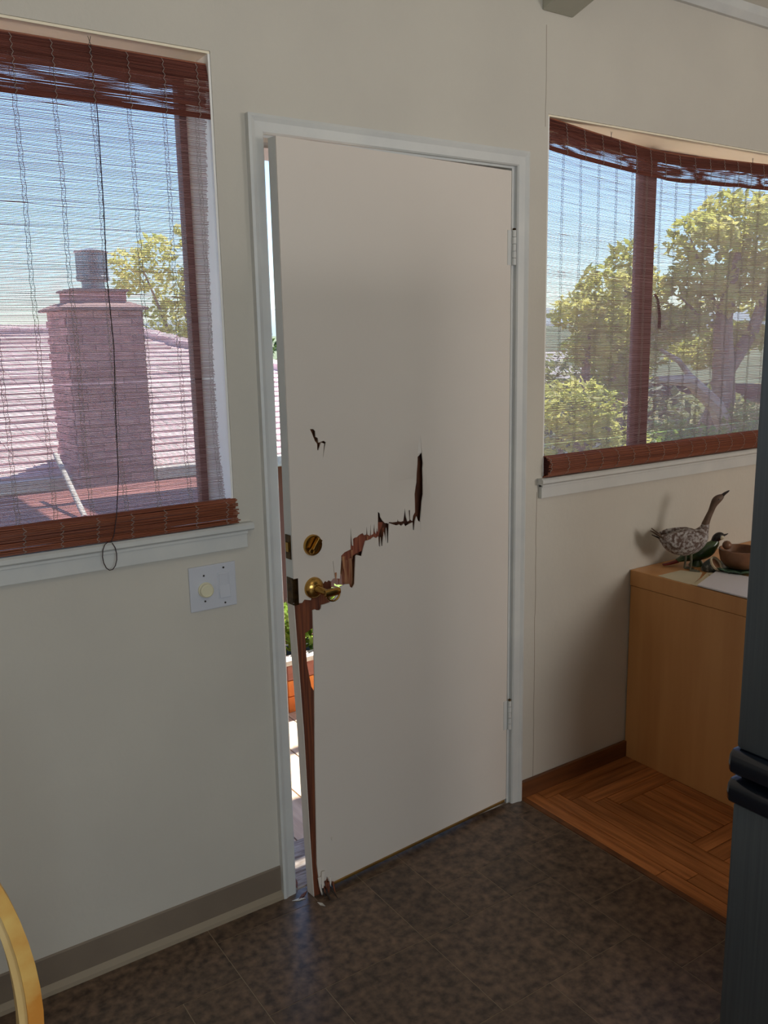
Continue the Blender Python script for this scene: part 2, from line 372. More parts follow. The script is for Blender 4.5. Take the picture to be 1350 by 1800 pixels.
# ------------------------------------------------------------------ the broken door
DL = .806; DT = .036; DTOP = 2.032
UPPER = [(0.8106, 0.8781), (0.7834, 0.8743), (0.7756, 0.8819), (0.7555, 0.876), (0.7459, 0.9002), (0.7149, 0.9128), (0.708, 0.9199), (0.7016, 0.9159), (0.697, 0.9197), (0.6883, 0.9152), (0.6814, 0.9215), (0.677, 0.9216), (0.6807, 0.9703), (0.679, 0.97), (0.6752, 0.9212), (0.6592, 0.9173), (0.656, 0.9432), (0.6524, 0.9691), (0.6524, 0.9804), (0.6409, 0.9879), (0.6202, 0.9929), (0.6182, 1.0539), (0.6142, 1.0023), (0.6108, 1.0018), (0.6113, 1.0208), (0.6044, 1.0235), (0.5983, 1.0234), (0.5913, 1.0279), (0.5842, 1.0306), (0.5772, 1.0315), (0.5728, 1.0251), (0.5662, 1.0259), (0.5632, 1.0484), (0.5611, 1.0252), (0.553, 1.0201), (0.5499, 1.054), (0.5482, 1.0212), (0.5415, 1.024), (0.5374, 1.0522), (0.535, 1.0288), (0.5316, 1.0225), (0.528, 1.0393), (0.525, 1.0273), (0.523, 1.0846), (0.5158, 1.0778), (0.5144, 1.068), (0.5079, 1.0575), (0.4985, 1.0484), (0.49, 1.0472), (0.4879, 1.0449), (0.4839, 1.0492), (0.4717, 1.0464), (0.4631, 1.0461), (0.4545, 1.0459), (0.4531, 1.0535), (0.4496, 1.0461), (0.4409, 1.0439), (0.4322, 1.0446), (0.4281, 1.0597), (0.424, 1.0807), (0.4207, 1.0547), (0.4159, 1.0412), (0.4096, 1.0433), (0.4095, 1.0729), (0.404, 1.0721), (0.4057, 1.0447), (0.3982, 1.0397), (0.3941, 1.0549), (0.3864, 1.0637), (0.3847, 1.0853), (0.383, 1.1166), (0.3776, 1.1356), (0.3728, 1.1487), (0.3714, 1.174), (0.3703, 1.2012), (0.3712, 1.2226), (0.3635, 1.2277), (0.3609, 1.2352), (0.3642, 1.2896)]
RIGHT = [(0.3584, 1.2311), (0.3557, 1.2036), (0.3589, 1.1883), (0.3602, 1.1531), (0.3613, 1.1139), (0.3654, 1.0946), (0.3666, 1.065), (0.368, 1.0353), (0.3658, 0.9948), (0.3689, 1.0324), (0.3778, 1.0387), (0.3814, 1.0511), (0.388, 1.0382), (0.3923, 1.0119), (0.3966, 1.0136), (0.3975, 1.0356), (0.4085, 1.0332), (0.425, 1.0278), (0.4298, 1.0364), (0.4404, 1.0311), (0.4473, 1.037), (0.4572, 1.0355), (0.4694, 1.0402), (0.484, 1.0463), (0.4887, 0.9905), (0.4921, 0.9891), (0.494, 1.0342), (0.498, 0.9959), (0.5006, 1.0119), (0.5034, 1.024), (0.5097, 0.9838), (0.5135, 0.9857), (0.5151, 1.0103), (0.5182, 0.9836), (0.5222, 0.9862), (0.5234, 1.0135), (0.5307, 1.0098), (0.5401, 1.0152), (0.5497, 1.0099), (0.5686, 1.0082), (0.5749, 0.9929), (0.5835, 0.9672), (0.6008, 0.9737), (0.6038, 0.9701), (0.6073, 0.9306), (0.6097, 0.8925), (0.6181, 0.8826), (0.626, 0.888), (0.628, 0.896), (0.644, 0.8982), (0.6555, 0.8928), (0.667, 0.8864), (0.6815, 0.8588), (0.7128, 0.8558), (0.7216, 0.8558), (0.7242, 0.8459), (0.7287, 0.8425), (0.7374, 0.844), (0.7437, 0.8482), (0.7509, 0.8465)]
PUNCH = [(0.7333, 1.3308), (0.7254, 1.3302), (0.7204, 1.3239), (0.7201, 1.3092), (0.7149, 1.3058), (0.7136, 1.2938), (0.7009, 1.2972), (0.6957, 1.2922), (0.699, 1.2783), (0.7047, 1.249), (0.7017, 1.2786), (0.7003, 1.2897), (0.7074, 1.2933), (0.7144, 1.2738), (0.7171, 1.274), (0.7173, 1.2911), (0.7223, 1.299), (0.7262, 1.3104), (0.7286, 1.3187)]

door = empty('door_1', (.812, -.005, 0), 'white hollow core door broken open around the lever, standing ajar', 'door', kind='structure')
dx = Vector((.012-.812, -.065+.005, 0)).normalized()
door.rotation_euler = (0, 0, math.atan2(dx.y, dx.x))
# local frame: x from the hinge to the lock side, y towards the room, z up
def skin(name, outer, holes, y0, thick, m, disp=None, step=.03, parent=door, mat_name=None):
    pts = []; edges = []; faces = []
    def loop(L):
        k = len(pts); pts.extend(Vector(q) for q in L); n = len(L)
        edges.extend((k+i, k+(i+1) % n) for i in range(n))
    loop(outer)
    for h in holes: loop(h)
    def inside(q, L):
        c_ = False; x_, z_ = q
        for i in range(len(L)):
            (xa, za), (xb, zb) = L[i], L[i-1]
            if (za > z_) != (zb > z_) and x_ < (xb-xa)*(z_-za)/(zb-za)+xa: c_ = not c_
        return c_
    if step:
        x_ = min(q[0] for q in outer)+step/2
        while x_ < max(q[0] for q in outer):
            z_ = min(q[1] for q in outer)+step/2
            while z_ < max(q[1] for q in outer):
                if inside((x_, z_), outer) and not any(inside((x_, z_), h) for h in holes): pts.append(Vector((x_, z_)))
                z_ += step
            x_ += step
    V, E, F, _, _, _ = delaunay_2d_cdt(pts, edges, [], 1 if not holes else 0, 1e-6)
    tri = []
    for f in F:
        cx = sum(V[i].x for i in f)/len(f); czz = sum(V[i].y for i in f)/len(f)
        if inside((cx, czz), outer) and not any(inside((cx, czz), h) for h in holes): tri.append(tuple(f))
    nV = len(V); d = disp or (lambda a, b_: 0)
    mb = MB(); mb.v = [(q.x, y0+d(q.x, q.y), q.y) for q in V]+[(q.x, y0-thick+d(q.x, q.y), q.y) for q in V]
    cnt = {}
    for f in tri:
        for a, b_ in zip(f, f[1:]+f[:1]): cnt[(a, b_)] = 1
    for f in tri: mb.f.append(f); mb.f.append(tuple(nV+i for i in reversed(f)))
    for (a, b_) in list(cnt):
        if (b_, a) not in cnt: mb.f.append((b_, a, nV+a, nV+b_))
    return mb.build(name, m, parent)
front = [(.0, .022), (.0, DTOP), (DL, DTOP), (DL, UPPER[0][1])]+UPPER+RIGHT+[(.752, .70), (.762, .40), (.768, .10), (.764, .055), (.755, .03), (.752, .045), (.744, .02), (.735, .05), (.728, .024), (.722, .022)]
# refuse doubled points
ff = []
for q in front:
    if not ff or (abs(q[0]-ff[-1][0])+abs(q[1]-ff[-1][1])) > 4e-4: ff.append(q)
front = ff
ZC = 1.245
PUNCH = [(.7135+(a-.7135)*1.3, b+.0) for a, b in PUNCH]
def fdisp(x_, z_):
    d = 0; xc = .3622+.035*(1.235-z_)
    if 1.045 < z_ < ZC:                                  # flap beside the long split stands proud, folded along a slanting crease
        fold = xc-.30*(ZC-z_); k = min(1, (z_-1.045)/.09)
        if fold < x_ <= xc: d += .24*(x_-fold)*k
    if 1.045 < z_ < 1.32 and x_ > xc and x_ < xc+.12:    # skin left of the split pushed in
        d -= .012*(1-(x_-xc)/.12)*max(0, 1-abs(z_-1.16)/.12)
    return d
skin('front_skin', front, [PUNCH], 0, .0032, DOORP, fdisp, .014)
back = [(.0, .022), (.0, DTOP), (DL, DTOP), (DL, .87), (.70, .868), (.672, .874), (.668, .93), (.640, .935), (.622, .90), (.63, .865), (.69, .84), (.705, .81), (.705, .60), (.735, .56), (.735, .03), (.71, .022)]
skin('back_skin', back, [], -DT+.0032, .0032, TORN, None, 0)
m = MB()
m.box((.0, -DT+.0034, .022), (.035, -.0034, DTOP)); m.build('hinge_stile', TRIM, door)
B((.035, -DT+.0034, 1.995), (.745, -.0034, DTOP)).build('top_rail', TRIM, door)
B((.035, -DT+.0034, .022), (.742, -.0034, .055)).build('bottom_rail', CORE, door)
B((.745, -DT, .885), (DL+.0005, -.0034, DTOP)).build('lock_stile', TRIM, door)
skin('lock_block', [(.684, .895), (.685, .93), (.69, 1.02), (.700, 1.10), (.745, 1.12), (.745, .83), (.70, .835), (.688, .865)], [], -.006, .026, CORE, None, 0)
# lower stile, split off and leaning
low = [(.778, .000), (.784, .2), (.790, .5), (.8045, .87), (.8045, .895), (.795, .905), (.775, .9), (.76, .91), (.742, .898), (.738, .80), (.7745, .787), (.7725, .70), (.765, .655), (.7615, .632), (.744, .60), (.735, .3), (.728, .02), (.738, .004), (.75, .012), (.76, -.0)]
low = [(a, max(b_, .0015)) for a, b_ in low]
so = skin('split_stile', low, [], -.0045, .031, CORE, None, 0)
so['label'] = 'dark bare wooden stile exposed where the skin tore away'
edge = MB()
E_ = [(.778, .0015), (.784, .2), (.790, .5), (.8045, .87), (.806, .885)]
for (a, za), (b_, zb) in zip(E_, E_[1:]):
    edge.prism([(a+.0002, -.0040, za), (a+.0022, -.0040, za), (b_+.0022, -.0040, zb), (b_+.0002, -.0040, zb)], (0, -.032, 0))
edge.build('stile_edge', DOORP, door)
# splinters along the break and at the foot
def shard(x_, z_, L, wd_, y_, tx, ty, m_, nm='splinter'):
    mb = MB(); a = Vector((x_, y_, z_)); d = Vector((tx, ty, -1)).normalized()*L
    s1 = Vector((wd_/2, 0, 0)); s2 = Vector((0, .0012, 0))
    mb.v = [tuple(a-s1-s2), tuple(a+s1-s2), tuple(a+s1+s2), tuple(a-s1+s2), tuple(a+d*.55-s1*.7-s2), tuple(a+d*.5+s1*.8-s2), tuple(a+d*.5+s1*.8+s2), tuple(a+d*.55-s1*.7+s2), tuple(a+d)]
    mb.f = [(0, 3, 2, 1), (0, 1, 5, 4), (1, 2, 6, 5), (2, 3, 7, 6), (3, 0, 4, 7), (4, 5, 8), (5, 6, 8), (6, 7, 8), (7, 4, 8)]
    mb.build(nm, m_, door)
for a in ((.763, .06, .055, .012, .004, -.02, .1, DOORP), (.752, .075, .07, .010, .006, .15, .12, DOORP), (.744, .04, .038, .008, .004, -.1, .3, CORE), (.735, .034, .03, .007, .006, .3, .5, CORE),
          (.722, .03, .034, .006, .008, .05, .5, CORE), (.757, .03, .028, .008, .006, -.3, .4, CORE), (.7285, .045, .03, .006, .003, 0, .2, DOORP),
          (.748, .018, .045, .007, .008, .15, 1.6, GOOSED), (.733, .020, .050, .006, .008, -.1, 1.9, GOOSED), (.757, .045, .05, .007, .003, .1, .5, GOOSED), (.716, .165, .012, .004, .002, 0, .1, DOORP),
          (.6155, .99, .028, .006, -.002, .05, .1, TORN), (.672, .955, .045, .008, -.003, .02, .1, TORN), (.560, 1.02, .03, .004, -.003, 0, .1, TORN), (.505, 1.035, .028, .006, -.003, 0, .05, CORE), (.478, 1.04, .03, .005, -.003, 0, .05, CORE),
          (.655, .968, .07, .010, -.006, .1, .05, TORN), (.640, .975, .05, .012, -.008, -.05, .05, TORN)):
    shard(*a)
# torn inner veneer layers seen inside the break
skin('torn_layer', [(.685, .99), (.65, 1.0), (.61, 1.02), (.57, 1.035), (.53, 1.055), (.50, 1.05), (.52, 1.01), (.56, .985), (.60, .975), (.628, .962), (.655, .978), (.66, .955), (.672, .95), (.675, .97)], [], -.007, .003, mat('torn_red_layer', (112, 50, 36), (160, 92, 66), .8, 5, (30, 30, 2), bump=.4), None, 0)
skin('torn_layer', [(.632, .965), (.600, .96), (.596, .87), (.628, .868), (.634, .90)], [], -.024, .003, TORN, None, 0)
skin('honeycomb_core', [(.60, 1.31), (.34, 1.31), (.34, 1.0), (.45, .97), (.62, .95), (.62, 1.0)], [], -.026, .004, CAVITY, None, 0)
# brass shoe on the door bottom
sh = MB().prism([(.01, .002, .013), (.01, .005, .0215), (.01, .0, .0215), (.01, -DT, .0215), (.01, -DT, .013)], (.71, 0, 0))
sh.build('door_shoe', mat('gilt_door_shoe', (168, 128, 62), (130, 96, 46), .4, 10, metal=.6), door)
# bolt plates on the door edge
B((DL-.002, -.031, .995), (DL+.0022, -.006, 1.06)).build('bolt_plate', OLDB, door)
B((DL-.002, -.031, .872), (DL+.0024, -.003, .945)).build('latch_plate', OLDB, door)
B((DL-.012, .0002, .872), (DL+.002, .0016, .944)).build('latch_plate', OLDB, door)
B((DL+.002, -.024, 1.015), (DL+.006, -.012, 1.04)).build('dead_bolt', BRASS, door)
# deadbolt with thumb turn
dbx, dbz = .7444, 1.0254
db = MB().lathe([(.0285, 0), (.0285, .004), (.0262, .0075), (.0235, .0075), (.0215, .0045), (.003, .0045)], (dbx, 0, dbz), (0, 1, 0), 36).build('deadbolt_rose', BRASS, door, smooth=True)
tt = MB()
ang = R(50); u = Vector((-math.cos(ang), 0, math.sin(ang)))      # points up towards the hinge side
cc = Vector((dbx, .008, dbz)); w_ = Vector((u.z, 0, -u.x))
tt.prism([cc+u*.022+w_*.007, cc+u*.022-w_*.007, cc-u*.012-w_*.004, cc-u*.012+w_*.004], (0, .013, 0))
tt.tube([cc-u*.017+w_*.007*math.cos(a)+u*.007*math.sin(a)+Vector((0, .006, 0)) for a in [i*math.pi/5 for i in range(10)]], .002, 6, closed=True)
tt.build('thumb_turn', BRASS, db, bevel=.0008)
# lever
lx, lz = .7455, .909
lv = MB().lathe([(.029, 0), (.029, .003), (.027, .009), (.021, .014), (.013, .017), (.0115, .020)], (lx, 0, lz), (0, 1, 0), 36).build('lever_rose', BRASS, door, smooth=True)
ax = Vector((-.30, 1, -.18)).normalized(); c0 = Vector((lx, .014, lz))
ld = Vector((-1, .12, .05)).normalized()
nk = MB().lathe([(.0105, 0), (.0105, .004), (.0088, .008), (.0088, .036), (.010, .040)], c0, ax, 20).build('lever_neck', BRASS, lv, smooth=True)
e = c0+ax*.040
lb = MB()
lb.tube([e-ld*.010, e+ld*.004, e+ld*.018, e+ld*.030, e+ld*.036], [(.008, .010), (.008, .0115), (.0075, .011), (.0065, .010), (.004, .008)], 12)
lb.tube([e+Vector((0, .002, -.006))+ld*.018*math.cos(a)+Vector((0, 0, .017))*math.sin(a)+ld*.014 for a in [math.pi*(1.02+i*.11) for i in range(10)]], .0028, 8)
lb.build('lever_handle', BRASS, lv, smooth=True)
# hinges, painted over
def hinge(zc):
    h = MB().tube([(0, 0, zc-.05), (0, 0, zc-.0305)], .0065, 14).build('hinge', TRIM, door, smooth=True)
    h.location = (-.007, .006, 0)
    for q in range(1, 5):
        MB().tube([(0, 0, zc-.05+q*.02+.0006), (0, 0, zc-.05+(q+1)*.02-.0006)], .0065 if q % 2 else .0061, 14).build('knuckle', TRIM, h, smooth=True)
    MB().lathe([(.004, 0), (.0055, .002), (.0045, .005), (.001, .006)], (0, 0, zc+.05), (0, 0, 1), 12).build('hinge_pin', OLDB, h, smooth=True)
    B((.004, -.006, zc-.05), (.022, -.0045, zc+.05)).build('hinge_leaf', TRIM, h)
hinge(1.815); hinge(.325)

# ------------------------------------------------------------------ windows
def window(n, x0, x1, zs, zt, mull, jl, lab):
    e_ = empty('window_%d' % n, (0, 0, 0), lab, None, kind='structure')
    yf0, yf1 = .150, .185
    B((x0, yf0, zs), (x1, yf1, zs+.035)).build('window_frame', FRAME, e_, bevel=.002)
    B((x0, yf0, zt-.03), (x1, yf1, zt)).build('window_frame', FRAME, e_, bevel=.002)
    for a, b_ in ((x0, x0+.024), (x1-.024, x1)): B((a, yf0, zs+.035), (b_, yf1, zt-.03)).build('window_frame', FRAME, e_, bevel=.002)
    for xm in mull: B((xm-.036, yf0-.005, zs+.035), (xm+.036, yf1, zt-.03)).build('mullion', FRAME, e_, bevel=.004)
    B((x0+.001, .0015, zt-.006), (x1-.001, yf0, zt-.0005)).build('lining', LININGC, e_)
    B((x1-.006, .0015, zs+.016), (x1-.0005, yf0, zt-.006)).build('lining', LINING, e_)
    B((x0+.0005, .0015, zs+.019), (x0+.006, yf0, zt-.006)).build('lining', LINING, e_)
    xs = [x0+.024]+[q for xm in mull for q in (xm-.036, xm+.036)]+[x1-.024]
    for a, b_ in zip(xs[::2], xs[1::2]): B((a, .166, zs+.035), (b_, .170, zt-.03)).build('pane', GLASSM, e_)
    return e_
w1 = window(1, -1.35, -.119, WB, WT, [-.95], 0, 'brown framed window behind the left bamboo blind')
w2 = window(2, .962, 2.6, WB+.004, 2.207, [1.613], 0, 'brown framed window behind the right bamboo blind')
def sill(e_, x0, x1, xa, xb, zt, left_end):
    m = MB(); y = -.026
    prof = [(.148, zt), (y+.006, zt), (y, zt-.005), (y, zt-.015), (y+.006, zt-.02), (0, zt-.02), (0, zt-.018), (.148, zt-.018)]
    xL_, xR_ = x0, x1
    m.prism([(xL_, a, b_) for a, b_ in prof], (xR_-xL_, 0, 0)); m.build('stool', TRIM, e_, smooth=False)
    B((xa, -.014, zt-.02-.045), (xb, 0, zt-.02)).build('apron', TRIM, e_, bevel=.002)
    B((xa, -.018, zt-.028), (xb, 0, zt-.0205)).build('stool_moulding', TRIM, e_, bevel=.001)
sill(w1, -1.5, -.078, -1.5, -.093, 1.1005, 0)
sill(w2, .940, 2.8, .946, 2.8, 1.1045, 1)
wand = MB().tube([(1.655, .142, 1.70), (1.662, .132, 1.68), (1.668, .125, 1.62), (1.668, .125, 1.575)], [.004, .005, .006, .007], 8).build('window_latch', GOOSED, w2, smooth=True)

# ------------------------------------------------------------------ bamboo blinds
def slats(mb, x0, x1, z0, z1, pitch, h, th, yf, zf, nseg, jit=.0003, endj=.003, skip=.0, seed=0, endf2=None):
    rr = random.Random(seed); z = z0; n = 0; edge = endf2 or (lambda z_: 0)
    while z < z1:
        if rr.random() >= skip:
            a = x0+rr.uniform(-endj*.3, endj); b_ = x1+rr.uniform(-endj, endj)+edge(z)
            ph = rr.uniform(0, 6.28); am = jit*rr.uniform(.2, 1.6); hh = h*rr.uniform(.8, 1.25)
            if rr.random() < .05: am *= 3
            rs = []
            for i in range(nseg+1):
                x_ = a+(b_-a)*i/nseg; zz = z+zf(x_, z)+am*math.sin(ph+i*2.1)+rr.uniform(-jit, jit)*.5; y_ = yf(x_, z)
                rs.append([(x_, y_, zz+hh/2), (x_, y_-th/2, zz), (x_, y_, zz-hh/2), (x_, y_+th/2, zz)])
            mb.rings(rs); n += 1
        z += pitch
    return n
def nz(x_, y_, z_=0): return noise.noise((x_, y_, z_))
def blind(name, lab, x0, x1, ztop, zbot, cords, seed, topf, yf, flap_h, roll, hooks, endf=.003, edgef=None, vf=(4.5, 30, .0046)):
    e_ = empty(name, ((x0+x1)/2, .02, zbot), lab, 'blind')
    off = Vector(e_.location)
    def put(mb, nm, m_, par=e_, smooth=False, kind=None):
        mb.v = [(q[0]-off.x, q[1]-off.y, q[2]-off.z) for q in mb.v]
        o = mb.build(nm, m_, par, smooth)
        if kind: o['kind'] = kind
        return o
    ns = int((x1-x0)/.08)
    H = ztop-zbot
    sag = lambda x_, z_: topf(x_)*((z_-zbot)/H)**1.5
    mb = MB(); slats(mb, x0, x1, zbot+.04, ztop, .0029, .00145, .0012, yf, lambda x_, z_: sag(x_, z_)+.0007*nz(x_*9, z_*30, seed), ns, .00035, endf, .003, seed, edgef)
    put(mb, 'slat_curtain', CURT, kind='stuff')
    # folded valance in front: a second layer whose rows drift against the first, giving open and closed patches
    mb = MB(); slats(mb, x0-.002, x1+.004, ztop-flap_h, ztop+.001, 0.0029, .0020, .0014, lambda x_, z_: yf(x_, z_)-.008-.008*min(1, (ztop-z_)/.05), lambda x_, z_: sag(x_, z_)+vf[2]*nz(x_*vf[0]+z_*vf[0]*1.5, z_*vf[1], seed+3)+.0012*nz(x_*9, z_*60, 9), ns, .00025, .003, 0, seed+1)
    slats(mb, x0-.002, x1+.004, ztop-flap_h-.012, ztop-flap_h, .0019, .0021, .0016, lambda x_, z_: yf(x_, z_)-.016, lambda x_, z_: sag(x_, z_), ns, .0002, .003, 0, seed+2)
    slats(mb, x0-.002, x1+.003, ztop-.032, ztop+.002, .0019, .0021, .0016, lambda x_, z_: yf(x_, z_)-.006, lambda x_, z_: sag(x_, z_), ns, .0002, .003, 0, seed+5)
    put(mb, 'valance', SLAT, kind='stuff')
    # head batten
    mb = MB(); rs = []
    for i in range(ns+1):
        x_ = x0+(x1-x0)*i/ns; zz = ztop+topf(x_); y_ = yf(x_, ztop)
        rs.append([(x_, y_-.006, zz-.004), (x_, y_-.006, zz+.005), (x_, y_+.008, zz+.005), (x_, y_+.008, zz-.004)])
    put(mb.rings(rs), 'head_batten', STICK)
    # rolled up bottom
    mb = MB(); rr = random.Random(seed+9)
    for (ry, rz) in roll:
        a = x0-.006+rr.uniform(-.004, .006); b_ = x1+.006+rr.uniform(-.006, .006); ph = rr.uniform(0, 6)
        mb.tube([(a+(b_-a)*i/12, ry+.0006*math.sin(ph+i*.8), rz+.0007*math.sin(ph+i*1.3)) for i in range(13)], .0018, 6)
    ro = put(mb, 'rolled_slats', STICK, kind='stuff')
    cy = sum(q[0] for q in roll)/len(roll); czz = sum(q[1] for q in roll)/len(roll)
    ry_ = max(q[0] for q in roll)-cy-.002; rz_ = max(q[1] for q in roll)-czz-.002
    mb = MB().tube([(x0+.012, cy, czz), (x1-.004, cy, czz)], [(ry_, rz_)]*2, 14); put(mb, 'roll_filling', SLAT)
    # warp twines
    for xc in cords:
        mb = MB(); rr = random.Random(int(xc*1000)+seed); wob = [(xc+.0022*nz(q*.5, xc*7), q) for q in range(40)]
        for s_ in (-.004, .004):
            path = []
            for q in range(61):
                z_ = zbot+.03+(H-.03)*q/60; xx = xc+s_+.004*nz(z_*5, xc*9)+.0012*(1 if q % 2 else -1)
                path.append((xx, yf(xx, z_)-.0016, z_+sag(xx, z_)))
            mb.tube(path, .0006, 4)
        path = []; nq = int((H-.03)/.0058)
        for q in range(nq+1):
            z_ = zbot+.03+(H-.03)*q/nq; xx = xc+.004*nz(z_*5, xc*9)+(.0045 if q % 2 else -.0045)*(.7+.3*math.sin(q*1.3))
            path.append((xx, yf(xx, z_)-.0014, z_+sag(xx, z_)))
        mb.tube(path, .00055, 3)
        path = []
        for q in range(17):
            z_ = ztop-(flap_h+.012)*q/16; xx = xc+.0022*(1 if q % 2 else -1)
            path.append((xx, yf(xx, z_)-.011-.008*min(1, (ztop-z_)/.05), z_+sag(xx, z_)))
        mb.tube(path, .0009, 4)
        srt = roll
        k = len(roll)
        pr = [(roll[i][0], roll[i][1]) for i in range(0, int(k*.62))]
        path = [(xc+.004*math.sin(i*1.9)+.0004*i, a-.0022, b_) for i, (a, b_) in enumerate(pr)]
        mb.tube(path, .0010, 5)
        put(mb, 'warp_twine', TWINE)
    for hx in hooks:
        mb = MB()
        zz = ztop+topf(hx); y_ = yf(hx, ztop)-.008
        mb.tube([(hx-.006, y_, zz-.004), (hx, y_, zz+.009), (hx+.003, y_, zz+.020)], .0006, 5)
        mb.tube([(hx+.006, y_, zz-.004), (hx, y_, zz+.009), (hx-.003, y_, zz+.020)], .0006, 5)
        put(mb, 'hanging_hook', GOOSED)
    return e_, put
def stack_roll(cy, z0, hgt, bulges, depth):
    """contour of the folded bundle, front from bottom to top then back again"""
    out = []; n = int(hgt/.0034)
    for i in range(n+1):
        t = i/n; ph = t*bulges % 1.0
        out.append((cy-depth-.005*math.sin(math.pi*ph)+.006*t, z0+hgt*t))
    m_ = int(2*depth/.0035)
    for i in range(1, m_): out.append((cy-depth+2*depth*i/m_+.006, z0+hgt+.002*math.sin(math.pi*i/m_)))
    for i in range(n+1): out.append((cy+depth, z0+hgt*(1-i/n)))
    return out
cx1 = [-.152+(-.0805)*k_ for k_ in range(0, 14)]
bl1, put1 = blind('bamboo_blind', 'reddish bamboo roll-up blind on the window left of the door, lowered', -1.24, -.126, 2.184, 1.102, cx1, 11,
      lambda x_: 0.0, lambda x_, z_: .020+.002*math.sin(x_*5)-.018*max(0, 1.3-z_)/.2, .106, stack_roll(-.004, 1.105, .055, 4, .017), [-.392], .003, lambda z_: -.020*math.sin(max(0, min(1, (2.16-z_)/1.0))*2.4))
# pull cord of the left blind
pc = MB(); pts = [(-.392, .008, 2.185), (-.389, .004, 2.05), (-.392, .002, 1.85), (-.398, 0, 1.70), (-.394, 0, 1.55), (-.404, -.006, 1.40), (-.412, -.014, 1.25), (-.428, -.028, 1.16), (-.438, -.032, 1.12)]
loopc = [(-.438-.0*q, -.034, 1.12) for q in range(1)]
for q in range(0, 14):
    a = R(70+q*27); pts.append((-.4525+.0165*math.cos(a), -.034, 1.072+.034*math.sin(a)))
pc.tube(pts, .0011, 6); put1(pc, 'pull_cord', CORD)
def top2(x_):
    k_ = (x_-.98)
    return -.046*math.sin(min(1, max(0, k_/.62))*math.pi/2) if x_ < 1.66 else -.046+.014*min(1, (x_-1.66)/.5)
roundroll = []
for i in range(44):
    a = R(250-i*360/44); roundroll.append((-.002+.026*math.cos(a+math.pi) if False else .002-.030*math.sin(R(20+i*360/44)), 1.1395-.033*math.cos(R(20+i*360/44))))
cx2 = [1.05+.0795*k_ for k_ in range(-1, 19)]
bl2, put2 = blind('bamboo_blind', 'reddish bamboo roll-up blind on the window right of the door, lowered', (.972), 2.50, 2.200, 1.104, cx2, 23,
      top2, lambda x_, z_: .024+.004*math.sin(x_*6+z_*2)+.003*math.sin(x_*13), .080, roundroll, [1.252, 2.02], .009, None, (8.0, 16, .0062))

# ------------------------------------------------------------------ light switch
sw = empty('light_switch', (-.191, 0, .945), 'white two-gang switch plate with dimmer knob beside the door', 'light switch')
B((-.063, -.006, -.058), (.063, 0, .058)).build('wall_plate', PLAST, sw, bevel=.002)
kn = MB().lathe([(.0195, .0), (.0195, .004), (.0175, .006), (.0172, .014), (.0150, .016), (.0147, .0145), (.002, .0148)], (-.022, -.006, -.004), (0, -1, 0), 28).build('dimmer_knob', KNOBM, sw, smooth=True)
B((.0125, -.0075, -.034), (.0465, -.0055, .034)).build('rocker_frame', PLAST, sw, bevel=.0006)
MB().prism([(.0155, -.0074, -.031), (.0155, -.011, -.031), (.0155, -.0078, 0), (.0155, -.0095, .031), (.0155, -.0074, .031)], (.028, 0, 0)).build('rocker', PLAST, sw)
for a, b_ in ((-.024, .033), (-.024, -.034), (.030, .046), (.030, -.047)):
    MB().lathe([(.0026, 0), (.0024, .0012), (.0005, .0014)], (a, -.006, b_), (0, -1, 0), 10).build('screw', GOOSED, sw)

# ------------------------------------------------------------------ cabinet and what stands on it
CZ = .7235
cb = empty('cabinet', (1.70, -.62, 0), 'honey coloured wood veneer cabinet against the wall by the fridge', 'cabinet')
def lb_(m_, off=(1.70, -.62, 0)):
    m_.v = [(q[0]-off[0], q[1]-off[1], q[2]-off[2]) for q in m_.v]; return m_
lb_(B((1.405, -1.24, CZ-.058), (2.25, -.002, CZ))).build('top', CAB, cb, bevel=.0025)
lb_(B((1.408, -1.235, .0), (1.428, -.004, CZ-.0595))).build('side_panel', CAB, cb, bevel=.001)
lb_(B((2.225, -1.235, .0), (2.245, -.004, CZ-.0595))).build('side_panel', CAB, cb, bevel=.001)
lb_(B((1.428, -.02, .0), (2.225, -.004, CZ-.0595))).build('back_panel', CAB, cb)
lb_(B((1.428, -1.22, .05), (2.225, -.02, .07))).build('bottom_panel', CAB, cb)
for k_ in range(2):
    d_ = lb_(B((1.430+k_*.399, -1.242, .06), (1.822+k_*.399, -1.224, CZ-.062))).build('cabinet_door', CAB, cb, bevel=.001)
    MB().lathe([(.006, 0), (.006, .012), (.013, .018), (.012, .026), (.002, .028)], (1.79+k_*.07-1.70, -1.242+.62, .45), (0, -1, 0), 14).build('knob', BRASS, d_, smooth=True)

def rot_loft(mb, spine, fwd, side=None, n=16):
    """spine: list of (u, z, half_width, half_height); fwd: horizontal unit vector"""
    fwd = Vector(fwd); sd_ = Vector((-fwd.y, fwd.x, 0)); P_ = [fwd*q[0]+Vector((0, 0, q[1])) for q in spine]; rs = []
    for i, q in enumerate(spine):
        t = (P_[min(i+1, len(P_)-1)]-P_[max(i-1, 0)]).normalized(); upv = sd_.cross(t)*-1
        if upv.length < 1e-6: upv = Vector((0, 0, 1))
        rs.append([P_[i]+sd_*q[2]*math.cos(2*math.pi*j/n)+upv*q[3]*math.sin(2*math.pi*j/n) for j in range(n)])
    return mb.rings(rs)
gs = empty('goose_figurine', (1.545, -.125, CZ), 'flaked white and brown goose statue with a raised neck on cabinet', 'statue')
F_ = Vector((.83, -.557, 0)).normalized(); Sd = Vector((-F_.y, F_.x, 0))
